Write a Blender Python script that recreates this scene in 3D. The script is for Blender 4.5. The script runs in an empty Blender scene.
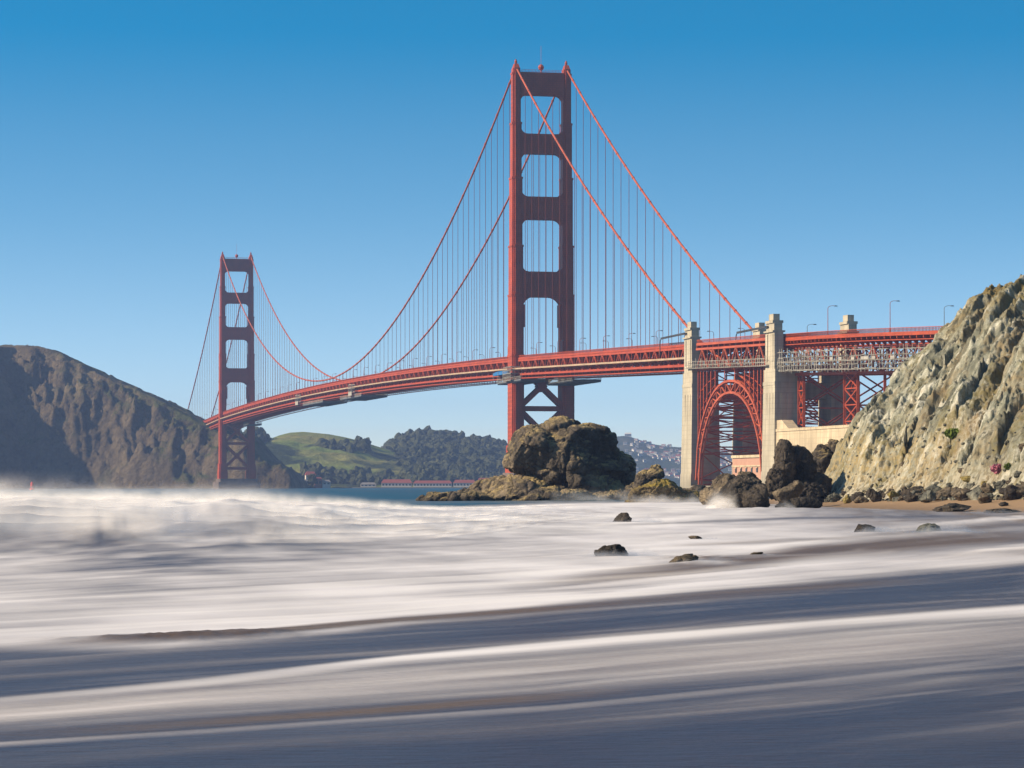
import bpy, bmesh, math, random
import numpy as np
from mathutils import Vector, Matrix

S = bpy.context.scene
COL = S.collection
R = math.radians

# ------------------------------------------------------------------ camera, sky, sun, exposure
cam_d = bpy.data.cameras.new('camera')
cam = bpy.data.objects.new('camera', cam_d)
COL.objects.link(cam)
cam.location = (0, 0, 2.5)
cam.rotation_euler = (R(90), 0, 0)
cam_d.sensor_width = 36.0
cam_d.lens = 100.97
cam_d.shift_y = 0.0996
cam_d.clip_start = 0.5
cam_d.clip_end = 40000
S.camera = cam

SUN_AZ, SUN_EL = -9.0, 29.0         # sun stands to the left (-X), a little on the camera's side
sun_vec = Vector((-math.cos(R(SUN_AZ)) * math.cos(R(SUN_EL)), math.sin(R(SUN_AZ)) * math.cos(R(SUN_EL)), math.sin(R(SUN_EL))))
wd = bpy.data.worlds.new('World')
S.world = wd
wd.use_nodes = True
wn = wd.node_tree.nodes
wl = wd.node_tree.links
bgn = wn['Background']
sky = wn.new('ShaderNodeTexSky')
sky.sky_type = 'NISHITA'
sky.sun_disc = False
sky.sun_elevation = R(SUN_EL)
sky.sun_rotation = R(270 + SUN_AZ)
sky.altitude = 0
sky.air_density = 1.0
sky.dust_density = 0.5
sky.ozone_density = 2.0
hs = wn.new('ShaderNodeHueSaturation')
sxyz = wn.new('ShaderNodeSeparateXYZ')
hs.inputs['Saturation'].default_value = 1.5
hs.inputs['Hue'].default_value = 0.481
wl.new(sky.outputs[0], hs.inputs['Color'])
wl.new(hs.outputs[0], bgn.inputs['Color'])
tc = wn.new('ShaderNodeTexCoord')
mp = wn.new('ShaderNodeMapping')
mp.inputs['Scale'].default_value = (1, 1, 3.8)
nrm = wn.new('ShaderNodeVectorMath')
nrm.operation = 'NORMALIZE'
wl.new(tc.outputs['Generated'], mp.inputs['Vector'])
wl.new(mp.outputs[0], nrm.inputs[0])
wl.new(nrm.outputs[0], sky.inputs['Vector'])
wl.new(tc.outputs['Generated'], sxyz.inputs[0])
satr = wn.new('ShaderNodeValToRGB')           # saturation by elevation: pale horizon, deep blue above, lower overhead for neutral ambient light
for k, (p, v) in enumerate(((0.0, .86), (.03, .98), (.06, 1.12), (.09, 1.26), (.12, 1.36), (.15, 1.49), (.18, 1.59), (.22, 1.66), (.30, 1.6), (.46, 1.1))):
    e = satr.color_ramp.elements[k] if k < 1 else satr.color_ramp.elements.new(p)
    e.position = p; e.color = (v / 2.5, v / 2.5, v / 2.5, 1)
satr.color_ramp.elements.remove(satr.color_ramp.elements[-1])      # the default white stop at 1
satm = wn.new('ShaderNodeMath'); satm.operation = 'MULTIPLY'; satm.inputs[1].default_value = 2.5
wl.new(sxyz.outputs[2], satr.inputs[0]); wl.new(satr.outputs[0], satm.inputs[0]); wl.new(satm.outputs[0], hs.inputs['Saturation'])
bgn.inputs['Strength'].default_value = 0.118

sl = bpy.data.lights.new('sun', 'SUN')
so = bpy.data.objects.new('sun', sl)
COL.objects.link(so)
sl.energy = 5.0
sl.angle = R(0.53)
sl.color = (1.0, 0.82, 0.58)
so.rotation_euler = sun_vec.to_track_quat('Z', 'Y').to_euler()

S.view_settings.view_transform = 'Standard'
S.view_settings.look = 'None'
S.view_settings.gamma = 1
S.view_settings.exposure = 0.74
S.cycles.use_denoising = True
S.cycles.max_bounces = 6
S.cycles.transparent_max_bounces = 24
S.cycles.volume_bounces = 0
S.cycles.volume_step_rate = 1.0
S.cycles.volume_max_steps = 128

# ------------------------------------------------------------------ noise
def _h(ix, iy, iz, seed):
    h = (ix.astype(np.uint32) * np.uint32(374761393) + iy.astype(np.uint32) * np.uint32(668265263)
         + iz.astype(np.uint32) * np.uint32(2147483647) + np.uint32((seed * 974711 + 12345) & 0xffffffff))
    h = (h ^ (h >> np.uint32(13))) * np.uint32(1274126177)
    h = (h ^ (h >> np.uint32(16))) * np.uint32(2246822519)
    return h ^ (h >> np.uint32(15))

def _u(h):
    return (h & np.uint32(0xffffff)).astype(np.float64) / 16777216.0

def noise(p, seed=0):
    """gradient noise about -1..1; p is (N,3)"""
    p = np.asarray(p, dtype=np.float64)
    i = np.floor(p).astype(np.int64)
    f = p - i
    u = f * f * f * (f * (f * 6 - 15) + 10)
    out = np.zeros(len(p))
    for dx in (0, 1):
        wx = u[:, 0] if dx else 1 - u[:, 0]
        for dy in (0, 1):
            wy = u[:, 1] if dy else 1 - u[:, 1]
            for dz in (0, 1):
                wz = u[:, 2] if dz else 1 - u[:, 2]
                h = _h(i[:, 0] + dx, i[:, 1] + dy, i[:, 2] + dz, seed)
                gx = _u(h) * 2 - 1
                gy = _u(h * np.uint32(2654435761) + np.uint32(77)) * 2 - 1
                gz = _u(h * np.uint32(40503) + np.uint32(9176)) * 2 - 1
                out += wx * wy * wz * (gx * (f[:, 0] - dx) + gy * (f[:, 1] - dy) + gz * (f[:, 2] - dz))
    return out * 1.5

def fbm(p, octv=4, seed=0, gain=0.5, ridged=False):
    p = np.asarray(p, dtype=np.float64)
    a, s, tot = 1.0, np.zeros(len(p)), 0.0
    for k in range(octv):
        v = noise(p, seed + k * 17)
        if ridged:
            v = 1 - 2 * np.abs(v)
        s += a * v
        tot += a
        a *= gain
        p = p * 2.03 + 11.7
    return s / tot

def cells(p, seed=0):
    """nearest Voronoi cell: (F1, F2, offset from the cell's point, random triple of the cell)"""
    i = np.floor(p).astype(np.int64)
    n = len(p)
    d1 = np.full(n, 9e9); d2 = np.full(n, 9e9)
    off = np.zeros((n, 3)); rnd = np.zeros((n, 3))
    for dx in (-1, 0, 1):
        for dy in (-1, 0, 1):
            for dz in (-1, 0, 1):
                c = i + np.array((dx, dy, dz))
                h = _h(c[:, 0], c[:, 1], c[:, 2], seed)
                q = np.stack([_u(h), _u(h * np.uint32(2654435761) + np.uint32(77)), _u(h * np.uint32(40503) + np.uint32(9176))], 1)
                o = p - (c + q)
                d = np.sqrt((o * o).sum(1))
                m = d < d1
                d2 = np.where(m, d1, np.minimum(d2, d))
                d1 = np.where(m, d, d1)
                off[m] = o[m]
                rnd[m] = (q * 7.31 % 1.0)[m]
    return d1, d2, off, rnd

def sstep(a, b, x):
    t = np.clip((x - a) / (b - a), 0, 1)
    return t * t * (3 - 2 * t)

def pl(x, pts):
    """piecewise linear, carried on beyond both ends"""
    xs = np.array([p[0] for p in pts], float); ys = np.array([p[1] for p in pts], float)
    y = np.interp(x, xs, ys)
    y = np.where(x < xs[0], ys[0] + (x - xs[0]) * (ys[1] - ys[0]) / (xs[1] - xs[0]), y)
    return np.where(x > xs[-1], ys[-1] + (x - xs[-1]) * (ys[-1] - ys[-2]) / (xs[-1] - xs[-2]), y)

# ------------------------------------------------------------------ objects
def tag(o, label=None, cat=None, group=None, kind=None):
    if label: o['label'] = label
    if cat: o['category'] = cat
    if group: o['group'] = group
    if kind: o['kind'] = kind
    return o

def empty(name, loc=(0, 0, 0), rz=0, parent=None):
    o = bpy.data.objects.new(name, None)
    COL.objects.link(o)
    o.location = loc
    o.rotation_euler = (0, 0, rz)
    o.parent = parent
    return o

def np_mesh(name, V, F, mat, parent=None, smooth=False, loc=None):
    """V (N,3); F (M,3) or (M,4) integer array"""
    me = bpy.data.meshes.new(name)
    V = np.asarray(V, np.float32); F = np.asarray(F, np.int32)
    k = F.shape[1]
    me.vertices.add(len(V)); me.vertices.foreach_set('co', V.ravel())
    me.loops.add(F.size); me.loops.foreach_set('vertex_index', F.ravel())
    me.polygons.add(len(F))
    me.polygons.foreach_set('loop_start', np.arange(0, F.size, k, dtype=np.int32))
    me.polygons.foreach_set('use_smooth', np.full(len(F), smooth))
    me.update(calc_edges=True)
    me.validate()
    if mat: me.materials.append(mat)
    o = bpy.data.objects.new(name, me)
    COL.objects.link(o)
    o.parent = parent
    if loc is not None: o.location = loc
    return o

def grid_faces(ny, nx):
    i = np.arange(ny * nx).reshape(ny, nx)
    return np.stack([i[:-1, :-1].ravel(), i[:-1, 1:].ravel(), i[1:, 1:].ravel(), i[1:, :-1].ravel()], 1)

def attr(o, name, vals):
    a = o.data.attributes.new(name, 'FLOAT', 'POINT')
    a.data.foreach_set('value', np.asarray(vals, np.float32).ravel())

rj = random.Random(5)
class MB:
    """collects boxes, beams, tubes and prisms; build() links them as ONE mesh"""
    def __init__(s): s.v = []; s.f = []
    def add(s, vs, fs):
        b = len(s.v)
        s.v += [tuple(v) for v in vs]
        s.f += [tuple(b + i for i in f) for f in fs]
        return s
    def box(s, x0, x1, y0, y1, z0, z1, j=0.004):
        e = [rj.uniform(-j, j) for _ in range(6)]
        x0 += e[0]; x1 += e[1]; y0 += e[2]; y1 += e[3]; z0 += e[4]; z1 += e[5]
        return s.add([(x0, y0, z0), (x1, y0, z0), (x1, y1, z0), (x0, y1, z0), (x0, y0, z1), (x1, y0, z1), (x1, y1, z1), (x0, y1, z1)],
                     [(0, 3, 2, 1), (4, 5, 6, 7), (0, 1, 5, 4), (1, 2, 6, 5), (2, 3, 7, 6), (3, 0, 4, 7)])
    def beam(s, p, q, w, h=None):
        h = h or w
        k = 1 + rj.uniform(-.015, .015); w *= k; h *= 1 + rj.uniform(-.015, .015)
        p = Vector(p); q = Vector(q); d = (q - p).normalized()
        up = Vector((0, 0, 1)) if abs(d.z) < .95 else Vector((0, 1, 0))
        a = d.cross(up).normalized() * (w / 2); b = a.cross(d).normalized() * (h / 2)
        vs = [p - a - b, p + a - b, p + a + b, p - a + b, q - a - b, q + a - b, q + a + b, q - a + b]
        return s.add(vs, [(0, 1, 2, 3), (7, 6, 5, 4), (4, 5, 1, 0), (5, 6, 2, 1), (6, 7, 3, 2), (7, 4, 0, 3)])
    def tube(s, pts, r, n=6, cap=True):
        pts = [Vector(p) for p in pts]
        rr = r if isinstance(r, (list, tuple)) else [r] * len(pts)
        rings = []
        for i, p in enumerate(pts):
            d = (pts[min(i + 1, len(pts) - 1)] - pts[max(i - 1, 0)]).normalized()
            up = Vector((0, 0, 1)) if abs(d.z) < .95 else Vector((0, 1, 0))
            a = d.cross(up).normalized(); b = a.cross(d).normalized()
            rings.append([p + (a * math.cos(2 * math.pi * k / n) + b * math.sin(2 * math.pi * k / n)) * rr[i] for k in range(n)])
        vs = [v for g in rings for v in g]
        fs = [(i * n + k, (i + 1) * n + k, (i + 1) * n + (k + 1) % n, i * n + (k + 1) % n) for i in range(len(pts) - 1) for k in range(n)]
        if cap:
            fs.append(tuple(range(n))); fs.append(tuple(reversed([(len(pts) - 1) * n + k for k in range(n)])))
        return s.add(vs, fs)
    def prism(s, poly, z0, z1, poly1=None):
        """poly in (x, y), raised from z0 to z1"""
        n = len(poly); q = poly1 or poly
        vs = [(x, y, z0) for x, y in poly] + [(x, y, z1) for x, y in q]
        fs = [tuple(reversed(range(n))), tuple(range(n, 2 * n))] + [(i, (i + 1) % n, n + (i + 1) % n, n + i) for i in range(n)]
        return s.add(vs, fs)
    def slab(s, poly, y0, y1):
        """poly in (x, z), run from y0 to y1"""
        n = len(poly)
        vs = [(x, y0, z) for x, z in poly] + [(x, y1, z) for x, z in poly]
        fs = [tuple(range(n)), tuple(reversed(range(n, 2 * n)))] + [(i, n + i, n + (i + 1) % n, (i + 1) % n) for i in range(n)]
        return s.add(vs, fs)
    def build(s, name, mat, parent=None, loc=None, rz=None, fix=True):
        me = bpy.data.meshes.new(name)
        me.from_pydata(s.v, [], s.f)
        if fix:
            bm = bmesh.new(); bm.from_mesh(me)
            bmesh.ops.recalc_face_normals(bm, faces=bm.faces)
            bm.to_mesh(me); bm.free()
        me.materials.append(mat)
        o = bpy.data.objects.new(name, me)
        COL.objects.link(o)
        o.parent = parent
        if loc is not None: o.location = loc
        if rz is not None: o.rotation_euler = (0, 0, rz)
        return o

def copy_tree(o, parent=None):
    c = o.copy(); COL.objects.link(c); c.parent = parent
    for ch in o.children: copy_tree(ch, c)
    return c

# ------------------------------------------------------------------ materials
class NT:
    def __init__(s, name):
        s.m = bpy.data.materials.new(name); s.m.use_nodes = True
        s.t = s.m.node_tree; s.b = s.t.nodes['Principled BSDF']
        s.coord = None
    def n(s, typ, **kw):
        x = s.t.nodes.new(typ)
        for k, v in kw.items(): setattr(x, k, v)
        return x
    def link(s, a, b): s.t.links.new(a, b)
    def pos(s, scale=(1, 1, 1), rot=(0, 0, 0)):
        if s.coord is None: s.coord = s.n('ShaderNodeTexCoord')
        m = s.n('ShaderNodeMapping'); m.inputs['Scale'].default_value = scale; m.inputs['Rotation'].default_value = rot
        s.link(s.coord.outputs['Object'], m.inputs['Vector'])
        return m.outputs[0]
    def noise(s, scale, detail=5, rough=.55, vec=None, dist=0):
        x = s.n('ShaderNodeTexNoise'); x.inputs['Scale'].default_value = scale
        x.inputs['Detail'].default_value = detail; x.inputs['Roughness'].default_value = rough; x.inputs['Distortion'].default_value = dist
        s.link(vec if vec is not None else s.pos(), x.inputs['Vector'])
        return x.outputs['Fac']
    def vor(s, scale, vec=None, feature='F1'):
        x = s.n('ShaderNodeTexVoronoi'); x.inputs['Scale'].default_value = scale; x.feature = feature
        s.link(vec if vec is not None else s.pos(), x.inputs['Vector'])
        return x.outputs['Distance']
    def ramp(s, fac, stops):
        r = s.n('ShaderNodeValToRGB'); e = r.color_ramp.elements
        while len(e) < len(stops): e.new(.5)
        for k, (p, c) in enumerate(stops):
            e[k].position = p; e[k].color = (*c, 1) if len(c) == 3 else c
        s.link(fac, r.inputs['Fac'])
        return r.outputs['Color']
    def mix(s, fac, a, b, mode='MIX'):
        x = s.n('ShaderNodeMix'); x.data_type = 'RGBA'; x.blend_type = mode
        for sock, v in ((x.inputs[0], fac), (x.inputs[6], a), (x.inputs[7], b)):
            if isinstance(v, (int, float)): sock.default_value = v
            elif isinstance(v, tuple): sock.default_value = (*v, 1)
            else: s.link(v, sock)
        return x.outputs[2]
    def math(s, op, a, b=0.0, clamp=False):
        x = s.n('ShaderNodeMath'); x.operation = op; x.use_clamp = clamp
        for sock, v in ((x.inputs[0], a), (x.inputs[1], b)):
            if isinstance(v, (int, float)): sock.default_value = v
            else: s.link(v, sock)
        return x.outputs[0]
    def attr(s, name):
        x = s.n('ShaderNodeAttribute'); x.attribute_name = name
        return x.outputs['Fac']
    def bump(s, h, strength, dist):
        x = s.n('ShaderNodeBump'); x.inputs['Strength'].default_value = strength; x.inputs['Distance'].default_value = dist
        s.link(h, x.inputs['Height']); s.link(x.outputs[0], s.b.inputs['Normal'])
    def out(s, col=None, rough=.7, spec=.3, metal=0):
        if col is not None:
            if isinstance(col, tuple): s.b.inputs['Base Color'].default_value = (*col, 1)
            else: s.link(col, s.b.inputs['Base Color'])
        if isinstance(rough, (int, float)): s.b.inputs['Roughness'].default_value = rough
        else: s.link(rough, s.b.inputs['Roughness'])
        s.b.inputs['Specular IOR Level'].default_value = spec
        s.b.inputs['Metallic'].default_value = metal
        return s.m

def m_steel(name, c, var=.25, rough=.55):
    t = NT(name)
    f = t.noise(.12, 6, .65)
    g = t.noise(1.5, 3, .5, t.pos((1, 1, .12)))
    d = tuple(x * (1 - var) for x in c); l = tuple(min(1, x * (1 + var * .6)) for x in c)
    col = t.mix(t.ramp(f, [(.35, (0, 0, 0)), (.65, (1, 1, 1))]), d, l)
    col = t.mix(t.math('MULTIPLY', g, .35), col, tuple(x * .6 for x in c))
    sm = t.n('ShaderNodeTexBrick'); sm.inputs['Scale'].default_value = .22; sm.inputs['Mortar Size'].default_value = .025   # plate seams
    t.link(t.pos((1, 1, 1), (R(90), 0, 0)), sm.inputs['Vector'])
    col = t.mix(t.math('MULTIPLY', sm.outputs['Fac'], .45), col, tuple(x * .45 for x in c))
    col = t.mix(t.ramp(t.noise(.5, 6, .7, t.pos((1, 1, .2))), [(.6, (0, 0, 0)), (.75, (.5, .5, .5))]), col, (c[0] * .35, c[1] * .5 + .01, c[2] * .6 + .01))
    return t.out(col, rough, .35)

M_RED = m_steel('orange_red_steel', (.38, .057, .013))
M_RED_PALE = m_steel('faded_orange_steel', (.42, .085, .032))
M_DECK = m_steel('asphalt', (.07, .07, .07), .2, .9)
M_NET = m_steel('tan_netting', (.42, .30, .20), .25, .7)
M_GREYST = m_steel('grey_steel', (.16, .17, .18), .3, .6)
M_PALEST = m_steel('pale_scaffold_steel', (.37, .345, .30), .35, .7)
M_TARP = m_steel('blue_tarp', (.02, .16, .42), .2, .6)
M_BUOY = m_steel('red_paint', (.65, .02, .02), .1, .5)
M_DARKST = m_steel('dark_steel', (.05, .05, .055), .2, .6)

def m_concrete(name, c):
    t = NT(name)
    a = t.noise(.08, 8, .65)
    st = t.noise(.6, 4, .6, t.pos((1, 1, .06)))
    col = t.mix(t.ramp(a, [(.3, (0, 0, 0)), (.7, (1, 1, 1))]), tuple(x * .72 for x in c), tuple(min(1, x * 1.18) for x in c))
    col = t.mix(t.ramp(st, [(.46, (0, 0, 0)), (.7, (.65, .65, .65))]), col, tuple(x * .48 for x in c))
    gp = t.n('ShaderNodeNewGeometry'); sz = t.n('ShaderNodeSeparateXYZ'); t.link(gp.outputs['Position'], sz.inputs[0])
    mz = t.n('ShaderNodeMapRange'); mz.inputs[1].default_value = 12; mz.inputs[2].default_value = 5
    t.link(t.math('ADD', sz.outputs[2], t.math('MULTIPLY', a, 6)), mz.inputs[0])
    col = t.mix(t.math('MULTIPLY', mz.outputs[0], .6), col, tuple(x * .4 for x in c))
    # lift lines of the pours
    w = t.n('ShaderNodeTexWave'); w.wave_type = 'BANDS'; w.bands_direction = 'Z'; w.inputs['Scale'].default_value = .16
    w.inputs['Distortion'].default_value = .3
    t.link(t.pos(), w.inputs['Vector'])
    col = t.mix(t.ramp(w.outputs['Fac'], [(0, (.5, .5, .5)), (.06, (0, 0, 0))]), col, tuple(x * .6 for x in c))
    t.bump(t.noise(.9, 6, .6), .25, .3)
    return t.out(col, .9, .2)
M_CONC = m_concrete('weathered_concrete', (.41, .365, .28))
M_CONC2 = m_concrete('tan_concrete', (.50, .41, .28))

M_PIER = m_concrete('shade_toned_pier_concrete', (.16, .12, .10))  # concrete darkened so the colour carries the shade on the pier face
def m_brick():
    t = NT('old_brick')
    a = t.noise(.25, 6, .6)
    col = t.mix(a, (.30, .13, .09), (.46, .25, .17))
    b = t.n('ShaderNodeTexBrick'); b.inputs['Scale'].default_value = 1.2
    t.link(t.pos((1, 1, 1), (R(90), 0, 0)), b.inputs['Vector'])
    col = t.mix(t.math('MULTIPLY', b.outputs['Fac'], .4), col, (.4, .33, .28))
    return t.out(col, .9, .2)
M_BRICK = m_brick()

def m_rock(name, dark, mid, light, top=None, s=1.0, bump=1.0, wet=None):
    t = NT(name)
    a = t.noise(.35 * s, 10, .68, dist=.6)
    b = t.noise(1.6 * s, 8, .7)
    v = t.vor(.9 * s, feature='DISTANCE_TO_EDGE')
    col = t.ramp(a, [(.34, dark), (.50, mid), (.68, light)])
    col = t.mix(t.ramp(b, [(.42, (0, 0, 0)), (.66, (.7, .7, .7))]), col, tuple(x * .45 for x in dark))
    col = t.mix(t.ramp(t.noise(.8 * s, 6, .7), [(.62, (0, 0, 0)), (.72, (.6, .6, .6))]), col, tuple(min(1, x * 1.25) for x in light))
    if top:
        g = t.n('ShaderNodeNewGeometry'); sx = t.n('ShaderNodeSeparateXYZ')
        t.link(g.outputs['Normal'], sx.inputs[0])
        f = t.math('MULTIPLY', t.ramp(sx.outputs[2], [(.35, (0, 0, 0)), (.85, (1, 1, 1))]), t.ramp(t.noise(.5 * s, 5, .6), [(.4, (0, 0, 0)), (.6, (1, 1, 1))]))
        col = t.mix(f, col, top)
    if wet is not None:
        g2 = t.n('ShaderNodeNewGeometry'); s2 = t.n('ShaderNodeSeparateXYZ')
        t.link(g2.outputs['Position'], s2.inputs[0])
        zz = t.math('ADD', s2.outputs[2], t.math('MULTIPLY', t.noise(.4, 4), 2.0))
        fw = t.n('ShaderNodeMapRange'); fw.inputs[1].default_value = wet + 1.6; fw.inputs[2].default_value = wet + .5
        t.link(zz, fw.inputs[0])
        col = t.mix(t.math('MULTIPLY', fw.outputs[0], .75), col, tuple(x * .5 for x in dark))
    hgt = t.math('ADD', t.math('MULTIPLY', b, .7), t.math('MULTIPLY', t.noise(5 * s, 6, .7), .35))
    hgt = t.math('ADD', hgt, t.math('MULTIPLY', t.ramp(v, [(0, (0, 0, 0)), (.12, (1, 1, 1))]), .25))
    t.bump(hgt, .9 * bump, .6 / s)
    return t.out(col, .85, .3)
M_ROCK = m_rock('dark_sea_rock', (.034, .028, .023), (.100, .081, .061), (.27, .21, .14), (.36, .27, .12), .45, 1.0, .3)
M_ROCKD = m_rock('black_wet_rock', (.018, .015, .013), (.055, .044, .034), (.17, .13, .09), None, .8)
M_ROCKT = m_rock('tan_beach_rock', (.05, .04, .03), (.15, .115, .075), (.34, .265, .17), None, .9)
M_ROCKG = m_rock('grey_green_rock', (.05, .05, .042), (.14, .138, .11), (.36, .34, .26), None, 1.1)
M_ROCKY = m_rock('yellow_lichen_rock', (.09, .07, .03), (.30, .23, .07), (.48, .38, .14), None, 1.0)
M_ROCKM = m_rock('mossy_sea_rock', (.05, .04, .025), (.14, .105, .055), (.26, .20, .11), (.26, .19, .03), .7, 1.0, .2)

def m_cliff():
    t = NT('serpentine_cliff')
    sv = t.pos((.25, .9, .25), (0, 0, R(-45)))
    a = t.noise(.22, 10, .7, dist=.8)
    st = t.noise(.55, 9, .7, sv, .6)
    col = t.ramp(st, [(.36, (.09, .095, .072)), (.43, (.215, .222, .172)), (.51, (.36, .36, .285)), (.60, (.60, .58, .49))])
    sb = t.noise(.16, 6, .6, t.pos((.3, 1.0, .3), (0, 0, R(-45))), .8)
    col = t.mix(t.ramp(sb, [(.42, (.8, .8, .8)), (.53, (0, 0, 0))]), col, t.mix(st, (.045, .05, .038), (.25, .255, .20)))  # dark strata stripes, with the dark stops above, paint in crease shade
    tan = t.ramp(t.noise(.9, 8, .7), [(.35, (.17, .12, .055)), (.65, (.41, .32, .18))])
    col = t.mix(t.ramp(a, [(.50, (0, 0, 0)), (.64, (.7, .7, .7))]), col, tan)
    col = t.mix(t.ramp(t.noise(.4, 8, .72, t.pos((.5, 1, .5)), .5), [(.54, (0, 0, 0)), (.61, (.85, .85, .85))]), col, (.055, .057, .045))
    col = t.mix(t.ramp(t.noise(2.4, 5, .7), [(.58, (0, 0, 0)), (.70, (.45, .45, .45))]), col, (.12, .105, .075))
    col = t.mix(t.ramp(t.noise(5.5, 6, .75), [(.38, (.55, .55, .55)), (.50, (0, 0, 0))]), col, (.17, .16, .12))
    n5 = t.noise(1.3, 9, .72)
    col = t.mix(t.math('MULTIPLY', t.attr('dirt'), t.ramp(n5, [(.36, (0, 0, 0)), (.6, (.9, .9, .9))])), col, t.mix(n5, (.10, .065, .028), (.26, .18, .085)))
    col = t.mix(t.math('MULTIPLY', t.attr('ochre'), t.ramp(n5, [(.44, (0, 0, 0)), (.58, (.85, .85, .85))])), col, (.38, .28, .11))
    peb = t.n('ShaderNodeTexVoronoi'); peb.inputs['Scale'].default_value = 2.2; t.link(t.pos(), peb.inputs['Vector'])
    sp_ = t.n('ShaderNodeSeparateColor'); t.link(peb.outputs['Color'], sp_.inputs[0])
    col = t.mix(t.math('MULTIPLY', t.attr('low'), .7), col, t.ramp(sp_.outputs[0], [(.1, (.10, .085, .06)), (.45, (.30, .25, .17)), (.7, (.40, .38, .31)), (1, (.55, .50, .40))]))
    # ochre and grass on the crown
    g = t.n('ShaderNodeNewGeometry'); sx = t.n('ShaderNodeSeparateXYZ'); t.link(g.outputs['Position'], sx.inputs[0])
    mr = t.n('ShaderNodeMapRange'); mr.inputs[1].default_value = 20; mr.inputs[2].default_value = 29
    t.link(sx.outputs[2], mr.inputs[0])
    fo = t.math('MULTIPLY', mr.outputs[0], t.ramp(t.noise(.5, 6), [(.42, (0, 0, 0)), (.55, (1, 1, 1))]))
    col = t.mix(t.math('MULTIPLY', fo, .75), col, (.21, .15, .045))
    h = t.math('ADD', t.math('MULTIPLY', st, 1.0), t.math('MULTIPLY', t.noise(2.2, 9, .72), .7))
    h = t.math('ADD', h, t.math('MULTIPLY', t.vor(.8), .35))
    h = t.math('ADD', h, t.math('MULTIPLY', t.noise(6, 6, .75), .3))
    gr = t.math('MULTIPLY', t.ramp(t.noise(.13, 6, .65), [(.52, (0, 0, 0)), (.60, (1, 1, 1))]), t.ramp(n5, [(.40, (0, 0, 0)), (.55, (.75, .75, .75))]))
    col = t.mix(gr, col, (.165, .14, .055))      # dry grass and lichen patches
    t.bump(h, .8, .6)
    return t.out(col, .92, .15)
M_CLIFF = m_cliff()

def m_marin():
    t = NT('brown_headland_rock')
    a = t.noise(.012, 9, .68)
    col = t.ramp(a, [(.3, (.045, .038, .026)), (.5, (.135, .105, .065)), (.7, (.25, .195, .12))])
    col = t.mix(t.ramp(t.noise(.05, 8, .7), [(.5, (0, 0, 0)), (.7, (.8, .8, .8))]), col, (.035, .030, .025))
    g = t.n('ShaderNodeNewGeometry'); sx = t.n('ShaderNodeSeparateXYZ'); t.link(g.outputs['Normal'], sx.inputs[0])
    f = t.math('MULTIPLY', t.ramp(sx.outputs[2], [(.55, (0, 0, 0)), (.8, (1, 1, 1))]), t.ramp(t.noise(.015, 6, .6), [(.42, (0, 0, 0)), (.58, (1, 1, 1))]))
    col = t.mix(f, col, (.075, .085, .030))
    t.bump(t.noise(.06, 9, .7), 1.0, 14)
    return t.out(col, .95, .1)
M_MARIN = m_marin()

def m_hill(name, grass, dry, scrub, k=.006):
    t = NT(name)
    a = t.noise(k, 8, .62, dist=.4)
    col = t.mix(t.ramp(t.noise(k * 1.5, 6), [(.38, (0, 0, 0)), (.62, (1, 1, 1))]), grass, dry)
    col = t.mix(t.ramp(a, [(.50, (0, 0, 0)), (.57, (1, 1, 1))]), col, scrub)
    t.bump(t.noise(k * 6, 8, .7), .8, 20)
    return t.out(col, .95, .1)
M_GREEN = m_hill('grassy_hill', (.15, .19, .04), (.22, .20, .06), (.030, .042, .018))
M_WOODG = m_hill('wooded_hill', (.03, .04, .02), (.05, .05, .025), (.02, .03, .014))
M_FAR = m_hill('far_town_hill', (.05, .065, .035), (.09, .085, .05), (.03, .045, .025), .004)

def m_leaf(name, a, b, k=.06):
    t = NT(name)
    col = t.ramp(t.noise(k, 6, .7), [(.35, a), (.65, b)])
    t.bump(t.noise(k * 4, 5, .7), .8, .25 / k)
    return t.out(col, .9, .15)
M_TREE = m_leaf('dark_foliage', (.018, .026, .014), (.075, .080, .036), .022)
M_BUSH = m_leaf('bright_green_leaves', (.05, .08, .01), (.16, .20, .03), 2)
M_PINK = m_leaf('pink_flowers', (.30, .08, .12), (.55, .22, .28), 2)
M_BARK = m_leaf('bark', (.05, .035, .025), (.10, .07, .05), 1)
def flat(name, c, rough=.8):
    t = NT(name)
    return t.out(t.mix(t.noise(.4, 5, .6), tuple(x * .8 for x in c), c), rough, .25)
M_WHITE = flat('white_wall_paint', (.62, .58, .52))
M_ROOF = flat('red_roof', (.24, .065, .05))
M_ROOFG = flat('grey_roof', (.20, .18, .17))
M_REDWALL = flat('red_brown_wall', (.40, .16, .11))
M_WIN = flat('window_glass', (.05, .06, .07), .2)

def m_sand():
    t = NT('beach_sand')
    col = t.mix(t.noise(.25, 8, .65), (.22, .140, .078), (.33, .22, .128))
    col = t.mix(t.ramp(t.noise(4, 6, .7), [(.6, (0, 0, 0)), (.7, (.5, .5, .5))]), col, (.14, .095, .06))
    # damp near the water
    g = t.n('ShaderNodeNewGeometry'); sx = t.n('ShaderNodeSeparateXYZ'); t.link(g.outputs['Position'], sx.inputs[0])
    mr = t.n('ShaderNodeMapRange'); mr.inputs[1].default_value = .55; mr.inputs[2].default_value = .1
    t.link(sx.outputs[2], mr.inputs[0])
    col = t.mix(t.math('MULTIPLY', mr.outputs[0], .5), col, (.10, .07, .05))
    t.bump(t.noise(3, 6, .7), .5, .2)
    return t.out(col, .9, .2)
M_SAND = m_sand()

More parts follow.
